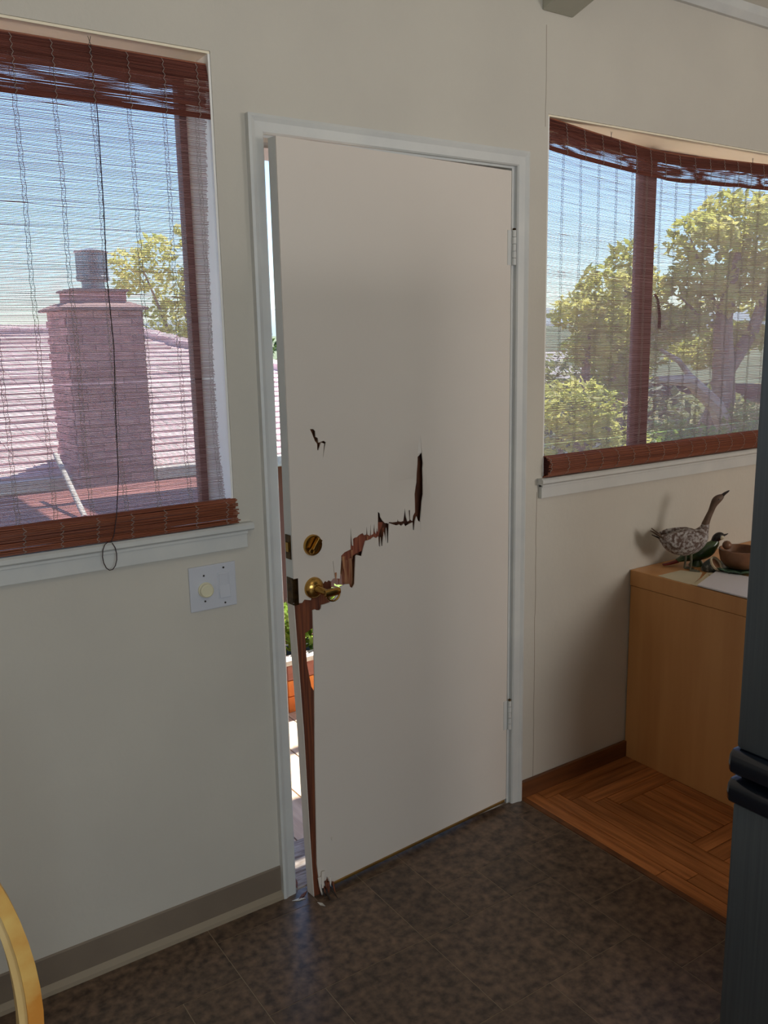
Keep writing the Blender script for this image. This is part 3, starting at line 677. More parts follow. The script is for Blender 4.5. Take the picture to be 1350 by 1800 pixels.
def smooth_spine(sp, k=4):
    out = []
    for i in range(len(sp)-1):
        p0 = sp[max(i-1, 0)]; p1 = sp[i]; p2 = sp[i+1]; p3 = sp[min(i+2, len(sp)-1)]
        for j in range(k):
            t = j/k
            out.append(tuple(.5*((2*b1)+(-a+c1)*t+(2*a-5*b1+4*c1-d1)*t*t+(-a+3*b1-3*c1+d1)*t**3) for a, b1, c1, d1 in zip(p0, p1, p2, p3)))
    out.append(sp[-1]); return [(q[0], q[1], max(q[2], .001), max(q[3], .001)) for q in out]
body = smooth_spine([(-.098, .128, .012, .004), (-.080, .118, .022, .016), (-.055, .108, .034, .034), (-.02, .103, .042, .047), (.018, .108, .042, .048), (.048, .124, .032, .036), (.064, .150, .017, .018), (.070, .172, .0115, .0125)])
rot_loft(MB(), body, F_).build('body', GOOSEB, gs, smooth=True)
neck = smooth_spine([(.0675, .165, .0125, .0135), (.076, .19, .0105, .011), (.086, .215, .0095, .010), (.093, .235, .0105, .0115), (.102, .252, .0135, .0145), (.114, .262, .012, .0125), (.124, .269, .007, .0075)])
nk_ = rot_loft(MB(), neck, F_).build('neck', GOOSEN, gs, smooth=True)
rot_loft(MB(), [(.120, .266, .008, .0065), (.130, .276, .0065, .005), (.142, .284, .005, .003), (.146, .287, .002, .0015)], F_, n=10).build('beak', GOOSED, gs, smooth=True)
for s_ in (-1, 1):
    MB().lathe([(.0026, 0), (.002, .0016), (.0005, .002)], F_*.106+Sd*s_*.0122+Vector((0, 0, .258)), Sd*s_, 8).build('eye', BLACKG, nk_)
    wg = MB(); rot_loft(wg, [(-.085, .128, .002, .006), (-.06, .122, .005, .024), (-.02, .118, .007, .032), (.02, .124, .006, .028), (.045, .134, .002, .010)], F_)
    wg.v = [tuple(Vector(q)+Sd*s_*.036) for q in wg.v]; wg.build('wing', GOOSEB, gs, smooth=True)
    lg = F_*(.008 if s_ > 0 else .016)+Sd*s_*.018
    l_ = MB().tube([lg+Vector((0, 0, .07)), lg+F_*.003+Vector((0, 0, .035)), lg+Vector((0, 0, .004))], [.0055, .0038, .0032], 8).build('leg', LEGM, gs, smooth=True)
    ft = MB()
    for a in (-.5, 0, .5):
        d_ = (F_*math.cos(a)+Sd*math.sin(a))*.034
        ft.tube([lg+Vector((0, 0, .004)), lg+d_*.5+Vector((0, 0, .0035)), lg+d_+Vector((0, 0, .0018))], [.003, .0026, .0016], 6)
    ft.build('foot', LEGM, l_)
for k_, (a, b_) in enumerate(((-.012, .006), (0, .012), (.012, .004), (-.006, -.004))):
    tf = MB(); rot_loft(tf, [(-.078, .116+b_*.3, .006, .004), (-.10, .128+b_, .007, .003), (-.122, .140+b_*1.4, .002, .0015)], F_, n=8)
    tf.v = [tuple(Vector(q)+Sd*a) for q in tf.v]; tf.build('tail_feather', GOOSEN if k_ < 3 else GOOSED, gs)

# green bird
gb = empty('bird_figurine', (1.640, -.108, CZ), 'green glazed bird figurine with black and cream head behind goose legs', 'figurine')
G_ = Vector((.86, -.51, 0)).normalized(); GS = Vector((-G_.y, G_.x, 0))
rot_loft(MB(), smooth_spine([(-.075, .020, .010, .006), (-.04, .032, .022, .016), (0, .044, .03, .026), (.035, .056, .027, .028), (.058, .074, .018, .020), (.068, .090, .013, .014)]), G_).build('body', GREENG, gb, smooth=True)
hd = rot_loft(MB(), smooth_spine([(.062, .086, .012, .013), (.070, .100, .0155, .015), (.082, .107, .015, .0145), (.094, .107, .009, .009)]), G_).build('head', BLACKG, gb, smooth=True)
rot_loft(MB(), [(.090, .108, .006, .006), (.104, .111, .003, .003), (.112, .115, .001, .001)], G_, n=8).build('beak', BLACKG, gb)
for s_ in (-1, 1): MB().lathe([(.0085, 0), (.007, .003), (.002, .0045)], G_*.084+GS*s_*.0125+Vector((0, 0, .103)), GS*s_, 12).build('cheek_patch', CREAMG, hd, smooth=True)
rot_loft(MB(), [(-.125, .006, .008, .003), (-.10, .010, .011, .005), (-.07, .018, .010, .007)], G_, n=10).build('tail', REDG, gb, smooth=True)
MB().lathe([(.028, 0), (.026, .006), (.016, .02), (.01, .03)], (0, 0, 0), (0, 0, 1), 16).build('pedestal', GREENG, gb, smooth=True)
# shell-shaped pot lying on its side
sp_ = empty('shell_pot', (1.612, -.206, CZ), 'small speckled grey pot tipped over with a cream rim', 'pot')
axs = Vector((.10, -.80, .60)).normalized()
MB().lathe([(.004, -.058), (.016, -.052), (.025, -.034), (.027, -.012), (.026, .0)], (0, 0, .029), axs, 24, cap=True).build('shell_body', SHELL, sp_, smooth=True)
MB().lathe([(.026, -.002), (.029, .001), (.028, .006), (.023, .006), (.021, .001), (.018, -.004), (.002, -.006)], (0, 0, .029), axs, 28).build('rim', CREAMG, sp_, smooth=True)
MB().lathe([(.020, .0012), (.019, .0014), (.001, .0014)], (0, 0, .029), axs, 20).build('mouth', BOWLM, sp_)
for k_, (a, b_) in enumerate(((-.045, -.035), (-.030, -.042), (-.018, -.034), (-.052, -.022))):
    tag(MB().lathe([(.0008, -.0035), (.003, -.002), (.0036, 0), (.003, .002), (.0008, .0035)], (1.605+a, -.203+b_, CZ+.0036), (0, 0, 1), 10).build('pebble', CREAMG, smooth=True), 'tiny cream pebble in front of the tipped grey pot', 'pebble', 'tiny cream pebbles on the cabinet')
# bowl on leafy tray
tr = tag(MB().lathe([(.055, 0), (.062, .004), (.088, .012), (.095, .018), (.092, .021), (.06, .012), (.002, .010)], (1.690, -.250, CZ), (0, 0, 1), 40).build('leaf_tray', TRAYG, smooth=True), 'green leafy glazed tray under the wooden bowl', 'tray')
for q in tr.data.vertices:
    r_ = math.hypot(q.co.x-1.690, q.co.y+.250); a_ = math.atan2(q.co.y+.250, q.co.x-1.690)
    if r_ > .075: q.co.z += .005*math.sin(a_*13); q.co.x += .005*math.cos(a_)*math.sin(a_*13); q.co.y += .005*math.sin(a_)*math.sin(a_*13)
bw = empty('wooden_bowl', (1.690, -.250, CZ+.0125), 'brown wooden bowl with ball knob and ring handle on leafy tray', 'bowl')
MB().lathe([(.035, 0), (.050, .006), (.066, .026), (.072, .052), (.073, .068), (.069, .070), (.066, .052), (.058, .026), (.04, .012), (.002, .009)], (0, 0, 0), (0, 0, 1), 40).build('bowl_shell', BOWLM, bw, smooth=True)
vd = Vector((.83, -.557, 0))
kb = MB(); kp = -vd*.050+Vector((0, 0, .083))
kb.lathe([(.001, -.016), (.009, -.0135), (.0145, -.007), (.016, 0), (.0145, .007), (.009, .0135), (.001, .016)], kp, (0, 0, 1), 18); kb.build('ball_knob', BOWLM, bw, smooth=True)
MB().tube([vd*.060+Vector((0, 0, .078))+vd*.013*math.cos(a)+Vector((0, 0, .018))*math.sin(a) for a in [R(q*24-20) for q in range(11)]], .0028, 8).build('ring_handle', BOWLM, bw, smooth=True)

def sheet(name, pts, z, th, m_, lab, cat, curl=None, stack=1):
    e_ = None
    mb = MB()
    for k_ in range(stack):
        P_ = [(a+.0012*math.sin(k_*2.1), b_+.0012*math.cos(k_*1.7), z+k_*th*1.05) for a, b_ in pts]
        mb.prism(P_, (0, 0, th))
    o = mb.build(name, m_)
    if curl:
        for q in o.data.vertices: q.co.z += curl(q.co.x, q.co.y)
    return tag(o, lab, cat)
sheet('cream_card', [(1.400+.012, -.118), (1.408, -.245), (1.412, -.262), (1.50, -.225), (1.57, -.185), (1.535, -.120)], CZ+.0004, .0006, PAPERC, 'cream card lying near the cabinet corner by goose feet', 'card')
sheet('folded_note', [(1.407, -.262), (1.409, -.292), (1.53, -.295), (1.60, -.225), (1.575, -.20), (1.50, -.232)], CZ+.0018, .0006, mat('yellowed_paper', (224, 210, 176), None, .8, 5), 'yellowed note between cream card and white papers', 'paper')
sheet('paper_stack', [(1.405, -.285), (1.405, -.50), (1.575, -.50), (1.625, -.345), (1.61, -.215)], CZ+.0030, .0009, PAPERW, 'stack of white papers on the cabinet edge beside bowl', 'papers', stack=5)

# ------------------------------------------------------------------ fridge
fr = empty('refrigerator', (.80, -1.50, 0), 'dark grey bottom-freezer refrigerator with black grips at right edge', 'refrigerator')
fo = lambda m_: lb_(m_, (.80, -1.50, 0))
fo(B((.475, -1.935, .03), (1.15, -1.105, 1.78))).build('cabinet_body', mat('fridge_side', (44, 48, 52), None, .5, 10), fr, bevel=.006)
def fdoor(z0, z1, nm):
    return fo(B((.408, -1.940, z0), (.470, -1.100, z1))).build(nm, STEEL, fr, bevel=.009, smooth=True)
fdoor(.765, 1.785, 'fridge_door'); fdoor(.06, .655, 'freezer_drawer')
def grip(z0, z1, nm, flip):
    m_ = MB(); prof = [(.455, z0), (.400, z0), (.390, z0+.008), (.387, (z0+z1)/2), (.390, z1-.008), (.400, z1), (.455, z1)]
    rs = []
    for y_, k_ in ((-1.0935, .6), (-1.0965, .9), (-1.104, 1.0), (-1.936, 1.0), (-1.944, .9), (-1.947, .6)):
        zc = (z0+z1)/2; rs.append([(.455-(.455-a)*k_, y_, zc+(b_-zc)*(.7+.3*k_)) for a, b_ in prof])
    return fo(m_.rings(rs)).build(nm, GRIP, fr, smooth=True)
grip(.716, .7645, 'door_grip', 0); grip(.6555, .704, 'drawer_grip', 1)
for a in ((.50, -1.88), (.50, -1.14), (1.1, -1.88), (1.1, -1.14)): fo(B((a[0]-.02, a[1]-.02, 0), (a[0]+.02, a[1]+.02, .031))).build('foot', DARK, fr)
for k_ in range(1): fo(B((.50, -1.93, .005), (.51, -1.09, .055))).build('kick_plate', DARK, fr)

# ------------------------------------------------------------------ chair at lower left
ch = empty('wooden_chair', (-1.035, -.96, 0), 'worn cream and orange painted chair with a hooped back, lower left', 'chair')
cf = lambda m_: lb_(m_, (-1.035, -.96, 0))
hp = []
for i in range(33):
    a = math.pi*i/32; hp.append((-1.035+.196*math.cos(a), -.80-.02*math.sin(a), .60+.385*math.sin(a)))
hp = [(-1.035+.178, -.83, .45), (-1.035+.190, -.81, .52)]+hp+[(-1.035-.190, -.81, .52), (-1.035-.178, -.83, .45)]
def band(path, inner, outer, y0, y1):
    rs = []
    for q in path:
        v = Vector((q[0]+1.035, 0, max(q[2]-.60, 0))); v = v.normalized() if v.length else Vector((1, 0, 0))
        p_ = Vector(q); rs.append([p_-v*inner+Vector((0, y0, 0)), p_+v*outer+Vector((0, y0+.003, 0)), p_+v*outer+Vector((0, y1-.003, 0)), p_-v*inner+Vector((0, y1, 0))])
    return MB().rings(rs)
cf(band(hp, .006, .016, -.014, .012)).build('back_hoop', CHAIR, ch, smooth=True, bevel=0)
cf(band(hp, .018, -.0055, -.012, .012)).build('hoop_lining', CHAIRI, ch, smooth=True)
st_ = MB(); rs = []
for zz, k_ in ((.425, .93), (.432, .99), (.445, 1.0), (.450, .96)):
    rs.append([(-1.035+.215*k_*(abs(math.cos(a))**.7)*(1 if math.cos(a) > 0 else -1), -.99+.20*k_*(abs(math.sin(a))**.7)*(1 if math.sin(a) > 0 else -1), zz) for a in [2*math.pi*j/28 for j in range(28)]])
cf(st_.rings(rs)).build('seat', CHAIR, ch, smooth=True)
for k_ in range(5):
    xx = -1.035+(-2+k_)*.065; th_ = math.acos((xx+1.035)/.196)
    cf(MB().tube([(xx*.9-.1035, -.83, .448), (xx, -.81, .65), (xx, -.80-.02*math.sin(th_), .60+.385*math.sin(th_)-.012)], [.007, .009, .006], 10)).build('spindle', CHAIRI, ch, smooth=True)
for sx in (-1, 1):
    for sy in (-1, 1):
        cf(MB().tube([(-1.035+sx*.14, -.99+sy*.13, .428), (-1.035+sx*.165, -.99+sy*.155, .22), (-1.035+sx*.19, -.99+sy*.18, 0)], [.012, .017, .011], 10)).build('leg', CHAIR, ch, smooth=True)
cf(MB().tube([(-1.035-.165, -.99, .2), (-1.035+.165, -.99, .2)], .009, 8)).build('stretcher', CHAIR, ch, smooth=True)
for sx in (-1, 1): cf(MB().tube([(-1.035+sx*.165, -1.15, .2), (-1.035+sx*.165, -.83, .2)], .009, 8)).build('stretcher', CHAIR, ch, smooth=True)

# ------------------------------------------------------------------ outdoors: eave, deck, rail
tag(MB().prism([(-5, T, 2.78), (-5, .84, 2.80), (-5, .84, 2.90), (-5, T, 2.93)], (11, 0, 0)).build('trim_7', TRIM), 'roof eave over the deck outside the door', None, kind='structure')
pr = empty('pergola', (1.0, 1.5, -.056), 'boarded pergola canopy over the deck outside left window', 'pergola')  # unseen boards added to shade the rail and shape its sun patch
pq = lambda m_: lb_(m_, (1.0, 1.5, -.056))
for q in ((-.6, 1.62, .72, 2.66), (.90, 1.82, 1.72, 2.33), (.72, 1.62, 1.72, 1.815), (-.6, .92, 2.0, 1.36)): pq(B((q[0], q[1], 3.0), (q[2], q[3], 3.03))).build('canopy_board', REDW, pr)
for q in ((-.58, 2.60), (1.68, 2.30)): pq(B((q[0]-.03, q[1]-.03, -.056), (q[0]+.03, q[1]+.03, 3.0))).build('post', REDW, pr)
for yy in (.98, 1.30, 1.70, 2.28): pq(B((-.6, yy-.02, 3.03), (2.0, yy+.02, 3.10))).build('beam', REDW, pr)
for xx in (-.5, .5, 1.68): pq(B((xx-.02, T+.01, 3.10), (xx+.02, 2.62 if xx < 0 else 2.34, 3.17))).build('beam', REDW, pr)
dk = tag(B((-4, T+.03, -.20), (5.5, 2.22, -.085)).build('floor_deck', DARK), 'wooden deck outside the broken door', None, kind='structure')
dk.name = 'floor'
dm = B((-.069, -1.0, -.028), (.069, 1.0, 0)).mesh('deck_board', DECKM)
for k_ in range(66): inst(dm, 'deck_board', (-3.93+k_*.144, 1.18, -.056), dk, rot=(0, 0, 0))
rl = empty('deck_rail', (-1.2, .95, -.056), 'red stained wooden deck rail with a broad flat cap outside left window', 'railing')
ro_ = lambda m_: lb_(m_, (-1.2, .95, -.056))
for k_ in range(6): ro_(B((-3.6, 1.20+k_*.145, .868), (.60, 1.20+k_*.145+.139, .90))).build('cap_board', REDW, rl, bevel=.003)
for k_ in range(25): ro_(B((-3.55+k_*.165, 2.02, -.056), (-3.55+k_*.165+.138, 2.045, .868))).build('baluster_board', REDW, rl)
for xx in (-3.4, -2.0, -.6, .52):
    ro_(B((xx-.045, 1.92, -.056), (xx+.045, 2.01, .868))).build('post', REDW, rl); ro_(B((xx-.045, 1.22, -.056), (xx+.045, 1.31, .868))).build('post', REDW, rl)
# low planter in line with the door gap
pl = empty('planter_box', (.95, 1.36, -.056), 'terracotta orange wooden planter box on the deck beyond door gap', 'planter')
po = lambda m_: lb_(m_, (.95, 1.36, -.056))
for k_ in range(3): po(B((.625, 1.20, -.056+k_*.075), (1.40, 1.225, -.056+k_*.075+.072))).build('side_board', TERRA if k_ < 2 else REDW, pl, bevel=.002)
po(B((.626, 1.226, -.055), (.6495, 1.499, .164))).build('side_board', TERRA, pl); po(B((1.376, 1.226, -.055), (1.399, 1.499, .164))).build('side_board', TERRA, pl)
po(B((.65, 1.50, -.056), (1.40, 1.525, .165))).build('side_board', REDW, pl)
po(B((.612, 1.185, .168), (1.42, 1.255, .19))).build('planter_rim', WHITE, pl, bevel=.002)
po(B((.65, 1.225, -.05), (1.375, 1.50, .15))).build('soil', DARK, pl)

def leaves(mb, c_, r, n, size, rr, upb=.3):
    cx_, cy_, cz_ = c_; rx, ry, rz = r
    for _ in range(n):
        while True:
            a, b_, d_ = rr.uniform(-1, 1), rr.uniform(-1, 1), rr.uniform(-1, 1); q = a*a+b_*b_+d_*d_
            if .12 < q < 1: break
        p_ = Vector((cx_+a*rx, cy_+b_*ry, cz_+d_*rz))
        u_ = Vector((rr.gauss(0, 1), rr.gauss(0, 1), rr.gauss(0, .6))).normalized(); n_ = Vector((rr.gauss(0, .7), rr.gauss(0, .7), 1)).normalized()
        v_ = n_.cross(u_); v_ = v_.normalized() if v_.length > .01 else Vector((0, 1, 0)); s_ = size*rr.uniform(.6, 1.3)
        k_ = len(mb.v)
        mb.v += [tuple(p_-u_*s_), tuple(p_+v_*s_*.45-n_*s_*.1), tuple(p_+u_*s_), tuple(p_-v_*s_*.45-n_*s_*.1)]
        mb.f += [(k_, k_+1, k_+2), (k_, k_+2, k_+3)]
def raw(mb, name, m_, parent):
    me = bpy.data.meshes.new(name); me.from_pydata(mb.v, [], mb.f); me.materials.append(m_)
    o = bpy.data.objects.new(name, me); o.parent = parent; COL.objects.link(o); o['kind'] = 'stuff'; return o
def tree(name, lab, base, trunks, blobs, lm, size, seed, group=None, cat='tree', bark=BARK):
    e_ = empty(name, base, lab, cat, group); rr = random.Random(seed); o_ = Vector(base)
    for k_, (path, rad) in enumerate(trunks):
        MB().tube([Vector(q)-o_ for q in path], rad, 8).build('trunk' if k_ == 0 else 'branch', bark, e_, smooth=True)
    mb = MB()
    for (c_, r, n) in blobs: leaves(mb, tuple(Vector(c_)-o_), r, n, size, rr)
    raw(mb, 'foliage', lm, e_); return e_
tree('planter_shrub', 'bright green leafy shrub growing in the planter box', (.95, 1.36, .15), [(([.95, 1.36, .12], [.95, 1.36, .3]), [.012, .006])],
     [((.78, 1.37, .27), (.14, .12, .12), 420), ((1.05, 1.37, .29), (.28, .12, .14), 520), ((1.28, 1.36, .26), (.12, .12, .1), 200)], LEAF_B, .03, 2, cat='shrub')
# leaning white pole
tag(MB().tube([(-.155, 1.30, .914), (-.10, 1.90, 1.09)], .011, 10).build('white_pole', WHITE, smooth=True), 'weathered white pole lying slanted over the red deck rail', 'pole')

# ------------------------------------------------------------------ neighbour's house with chimney
nh = empty('neighbour_house', (3, 9, -3.2), 'neighbouring house with rose shingle hip roof and brick chimney outside left window', 'house')
no = lambda m_: lb_(m_, (3, 9, -3.2))
EY, EZ, RY, RZ = 5.35, .50, 9.0, 1.72
HX0, HX1 = -6.0, 5.9; RX1 = 2.55
no(B((HX0+.4, EY+.35, -3.2), (HX1-.4, 12.3, .50))).build('house_wall', STUCCO, nh)
sl = (RZ-EZ)/(RY-EY); L_ = math.hypot(RZ-EZ, RY-EY); an = math.atan2(RZ-EZ, RY-EY)
m = MB(); BY = 2*RY-EY
m.v = [(HX0, EY, EZ), (HX1, EY, EZ), (RX1, RY, RZ), (HX0+3, RY, RZ), (HX1, BY, EZ), (HX0, BY, EZ)]
m.v += [(a, b_, c_-.08) for a, b_, c_ in m.v]
m.f = [(0, 1, 2, 3), (1, 4, 2), (4, 5, 3, 2), (5, 0, 3), (6, 9, 8, 7), (7, 8, 10), (10, 8, 9, 11), (11, 9, 6), (0, 6, 7, 1), (1, 7, 10, 4), (4, 10, 11, 5), (5, 11, 6, 0)]
no(m).build('roof_deck', SHING, nh)
rows = 27; rh = L_/rows; sw_ = .33
shm = MB().prism([(0, 0, 0.0), (0, rh*1.02, 0.002), (0, rh*1.02, .004), (0, 0, .022)], (sw_-.006, 0, 0)).mesh('shingle', SHING)
cnt = 0; rest = MB()
for r_ in range(rows):
    d_ = r_*rh; y_ = EY+d_*math.cos(an); z_ = EZ+d_*math.sin(an)+.003
    x_ = HX0+(.165 if r_ % 2 else 0)+(r_ % 3)*.03+d_*.82
    lim = HX1-(y_-EY)*(HX1-RX1)/(RY-EY)-sw_
    while x_ < lim:
        vis = .05+(y_-EY)*.15 < x_ < 2.0+(y_-EY)*.3
        if vis and cnt < 300:
            inst(shm, 'shingle', (x_-3, y_-9, z_+3.2), nh, rot=(an, 0, 0)); cnt += 1
        else:
            c_, s_ = math.cos(an), math.sin(an); k_ = len(rest.v)
            for xx in (0, sw_-.006):
                for (a, b_) in ((0, 0), (rh*1.02, .002), (rh*1.02, .004), (0, .022)):
                    rest.v.append((x_+xx-3, y_+a*c_-b_*s_-9, z_+a*s_+b_*c_+3.2))
            rest.f += [(k_+3, k_+2, k_+6, k_+7), (k_, k_+3, k_+7, k_+4)]
        x_ += sw_
raw(rest, 'shingle', SHING, nh)
# hip ridge tiles
m = MB(); N_ = 22
for k_ in range(N_):
    a = Vector((HX1, EY, EZ)).lerp(Vector((RX1, RY, RZ)), k_/N_); b_ = Vector((HX1, EY, EZ)).lerp(Vector((RX1, RY, RZ)), (k_+1.1)/N_)
    m.tube([a+Vector((0, 0, .03)), b_+Vector((0, 0, .02))], [.085, .075], 6)
for k_ in range(24):
    m.tube([(RX1-k_*.25, RY, RZ+.02), (RX1-(k_+1.1)*.25, RY, RZ+.01)], [.075, .085], 6)
no(m).build('ridge_cap', SHING, nh)
no(B((HX0, EY-.09, EZ-.10), (HX1, EY-.001, EZ+.005))).build('gutter', WHITE, nh, bevel=.01)
# chimney: every brick is a piece
cy_ = 5.0; CX0, CX1 = .805, 1.405
cl = lambda m_: lb_(m_, (3, 9, -3.2))
oc = Vector((3, 9, -3.2))
chm = cl(B((CX0+.008, cy_+.008, -3.2), (CX1-.008, cy_+.65, 1.83))).build('chimney', MORTAR, nh)
chm['label'] = 'dusky red brick chimney with metal flue'
bw_, bh_ = .2, .0655
bm_f = MB().box((.004, 0, .004), (bw_-.004, .02, bh_-.004)).mesh('brick', BRICK); bm_s = MB().box((0, .004, .004), (.02, bw_-.004, bh_-.004)).mesh('brick', BRICK)
z_ = 1.83-bh_; r_ = 0
half = MB().box((.004, 0, .004), (bw_/2-.004, .02, bh_-.004)).mesh('brick', BRICK)
while z_ > .05:
    if r_ % 2 == 0:
        for k_ in range(3): inst(bm_f, 'brick', Vector((CX0+k_*bw_, cy_, z_))-oc, chm)
    else:
        inst(half, 'brick', Vector((CX0, cy_, z_))-oc, chm); inst(half, 'brick', Vector((CX0+.5, cy_, z_))-oc, chm)
        for k_ in range(2): inst(bm_f, 'brick', Vector((CX0+.1+k_*bw_, cy_, z_))-oc, chm)
    for k_ in range(3): inst(bm_s, 'brick', Vector((CX0-.004, cy_+.02+k_*bw_+(.05 if r_ % 2 else 0), z_))-oc, chm)
    z_ -= bh_; r_ += 1
# overhanging mortar shoulder, upper brick course, flue
sh_ = MB(); x0, x1 = CX0-.045, CX1+.03
sh_.rings([[(x0, cy_-.04, 1.83), (x1, cy_-.04, 1.83), (x1, cy_+.74, 1.83), (x0, cy_+.74, 1.83)], [(x0, cy_-.04, 1.85), (x1, cy_-.04, 1.85), (x1, cy_+.74, 1.85), (x0, cy_+.74, 1.85)], [(.86, cy_+.08, 1.895), (1.33, cy_+.08, 1.895), (1.33, cy_+.62, 1.895), (.86, cy_+.62, 1.895)]])
cl(sh_).build('chimney_shoulder', MORTAR, chm)
cl(B((.885, cy_+.10, 1.895), (1.31, cy_+.50, 1.975))).build('upper_course', BRICK, chm, bevel=.004)
cl(B((.865, cy_+.08, 1.975), (1.33, cy_+.52, 1.995))).build('crown_slab', MORTAR, chm, bevel=.004)
fc = (1.105, cy_+.28, 0)
fl_ = MB().lathe([(.09, 1.995), (.09, 2.065), (.09, 2.07)], fc, (0, 0, 1), 24); cl(fl_).build('flue_pipe', GALV, chm, smooth=True)
cl(MB().lathe([(.10, 2.06), (.128, 2.07), (.13, 2.10), (.12, 2.108), (.02, 2.11)], fc, (0, 0, 1), 24)).build('flue_skirt', GALV, chm, smooth=True)
cl(MB().lathe([(.124, 2.105), (.124, 2.28), (.131, 2.285), (.136, 2.295), (.05, 2.315), (.002, 2.32)], fc, (0, 0, 1), 24)).build('flue_cap', GALV, chm, smooth=True)

# ------------------------------------------------------------------ ground, trees, valley
def ground():
    xs = [-60+q*5 for q in range(45)]; ys = [2+q*1.2 for q in range(12)]+[17+q*6 for q in range(60)]
    mb = MB(); n = len(xs)
    for y_ in ys:
        for x_ in xs:
            far = max(0, y_-16)
            mb.v.append((x_*(1+far*.012), y_, -3.2-max(0, x_-6)*.06-min(far, 60)*.16+far*.0+.8*nz(x_*.06, y_*.06)+max(0, y_-120)*.035*(1+.3*nz(x_*.02, y_*.01))))
    for j in range(len(ys)-1):
        for i in range(n-1): mb.f.append((j*n+i, j*n+i+1, (j+1)*n+i+1, (j+1)*n+i))
    o = mb.build('ground', GRASS, smooth=True); return tag(o, 'dry green hillside sloping down to the valley', 'ground', kind='structure')
ground()
def hills(y0, h, seed, lab, m_, wid, col=None):
    mb = MB(); n = 90
    for j, (f, k_) in enumerate(((0, 0), (.25, .6), (.5, 1), (.8, .55), (1, 0))):
        for i in range(n+1):
            a = R(-25+110*i/n); d_ = y0*(1+f*wid)
            z_ = -12+(h+12)*k_*(1+.35*nz(i*.09, seed, j*.3)+.12*nz(i*.3, seed+5, j))
            mb.v.append((math.sin(a)*d_, math.cos(a)*d_, z_))
    for j in range(4):
        for i in range(n): mb.f.append((j*(n+1)+i, j*(n+1)+i+1, (j+1)*(n+1)+i+1, (j+1)*(n+1)+i))
    return tag(mb.build('hill', m_, smooth=True), lab, 'hill')
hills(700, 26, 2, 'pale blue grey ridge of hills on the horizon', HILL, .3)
hills(260, 4, 9, 'nearer olive green wooded ridge below the horizon', mat('wooded_ridge', (92, 108, 84), (122, 132, 104), .95, .03), .3)

tree('leafy_tree', 'airy yellow green tree right of the chimney beyond the roof', (5.59, 14.11, -4.00),
     [([(5.59, 14.11, -4.00), (5.35, 14.11, -0.95), (5.47, 13.98, 1.37), (5.22, 13.86, 2.59), (5.53, 13.86, 3.56)], [.14, .11, .07, .04, .015]), ([(5.35, 14.11, 0.64), (4.86, 13.86, 1.98), (4.49, 13.86, 2.95)], [.05, .03, .012]), ([(5.47, 13.98, 1.61), (5.96, 13.86, 2.46), (6.20, 13.86, 3.20)], [.04, .03, .012])],
     [((4.31, 13.86, 3.01), (0.43, 0.49, 0.27), 210), ((4.80, 13.86, 3.26), (0.37, 0.49, 0.27), 170), ((5.53, 13.86, 3.56), (0.37, 0.49, 0.37), 190), ((4.25, 13.86, 2.65), (0.27, 0.37, 0.20), 90), ((4.98, 13.86, 2.59), (0.49, 0.49, 0.43), 260), ((5.71, 13.86, 2.83), (0.49, 0.49, 0.49), 280), ((5.10, 13.86, 1.98), (0.67, 0.61, 0.39), 420), ((5.83, 13.86, 1.85), (0.73, 0.61, 0.49), 420), ((5.35, 13.86, 1.31), (0.85, 0.61, 0.37), 420), ((5.10, 14.11, 0.76), (0.98, 0.73, 0.49), 500)], LEAF_Y, .085, 4)
# right window trees
tree('leafy_tree', 'tall yellow green tree with forked trunks filling the right window', (13.2, 8.2, -4),
     [([(13.2, 8.2, -4), (13.2, 8.1, -.6), (13.5, 8, .4), (13.35, 8, 1.8), (13.7, 8, 3.0)], [.45, .36, .22, .17, .06]), ([(13.3, 8, .6), (14.3, 8, 1.6), (15.0, 8, 3.0), (15.2, 8, 4.0)], [.16, .12, .07, .03]),
      ([(13.3, 8, 1.8), (12.7, 8, 2.6), (12.3, 8, 3.2)], [.05, .035, .015]), ([(13.35, 8, 1.6), (12.6, 8, 1.9), (12.1, 8, 2.2)], [.05, .035, .015])],
     [((13.5, 8, 3.6), (.75, .8, .5), 700), ((12.6, 8, 3.2), (.5, .7, .45), 420), ((14.6, 8, 3.2), (.9, .8, .7), 900), ((14.2, 8, 2.6), (.9, .7, .5), 600), ((12.4, 8, 2.5), (.5, .6, .35), 330), ((13.1, 8, 2.2), (.6, .6, .35), 330), ((15.2, 8, 2.2), (.8, .8, .5), 600),
      ((12.4, 8.3, 1.75), (.7, .6, .35), 500), ((14.4, 8.4, 1.5), (.9, .6, .3), 560), ((13.6, 8.5, 1.2), (1.0, .6, .3), 560)], LEAF_Y, .11, 6)
tree('leafy_tree', 'slender yellow green tree right of the window mullion', (11.2, 8.6, -4),
     [([(11.2, 8.6, -4), (11.1, 8.5, 0), (11.2, 8.5, 1.6), (11.3, 8.5, 2.7)], [.2, .14, .08, .02])],
     [((11.35, 8.5, 2.75), (.38, .5, .5), 320), ((11.7, 8.5, 2.3), (.5, .5, .4), 330), ((11.2, 8.5, 1.9), (.7, .6, .45), 560), ((12.0, 8.5, 1.7), (.6, .6, .45), 500), ((11.4, 8.5, 1.2), (.8, .6, .4), 560)], LEAF_Y, .10, 8)
tree('leafy_tree', 'bushy yellow green tree left of the window mullion', (9.7, 8.0, -4),
     [([(9.7, 8, -4), (9.7, 8, 0), (9.8, 8, 1.6)], [.2, .14, .04])],
     [((9.55, 8, 1.95), (.42, .5, .32), 330), ((10.1, 8, 2.3), (.42, .5, .42), 340), ((10.3, 8, 1.7), (.6, .6, .42), 480), ((9.9, 8, 1.35), (.6, .5, .3), 360), ((10.6, 8, .9), (.5, .5, .4), 300)], LEAF_Y, .10, 10)
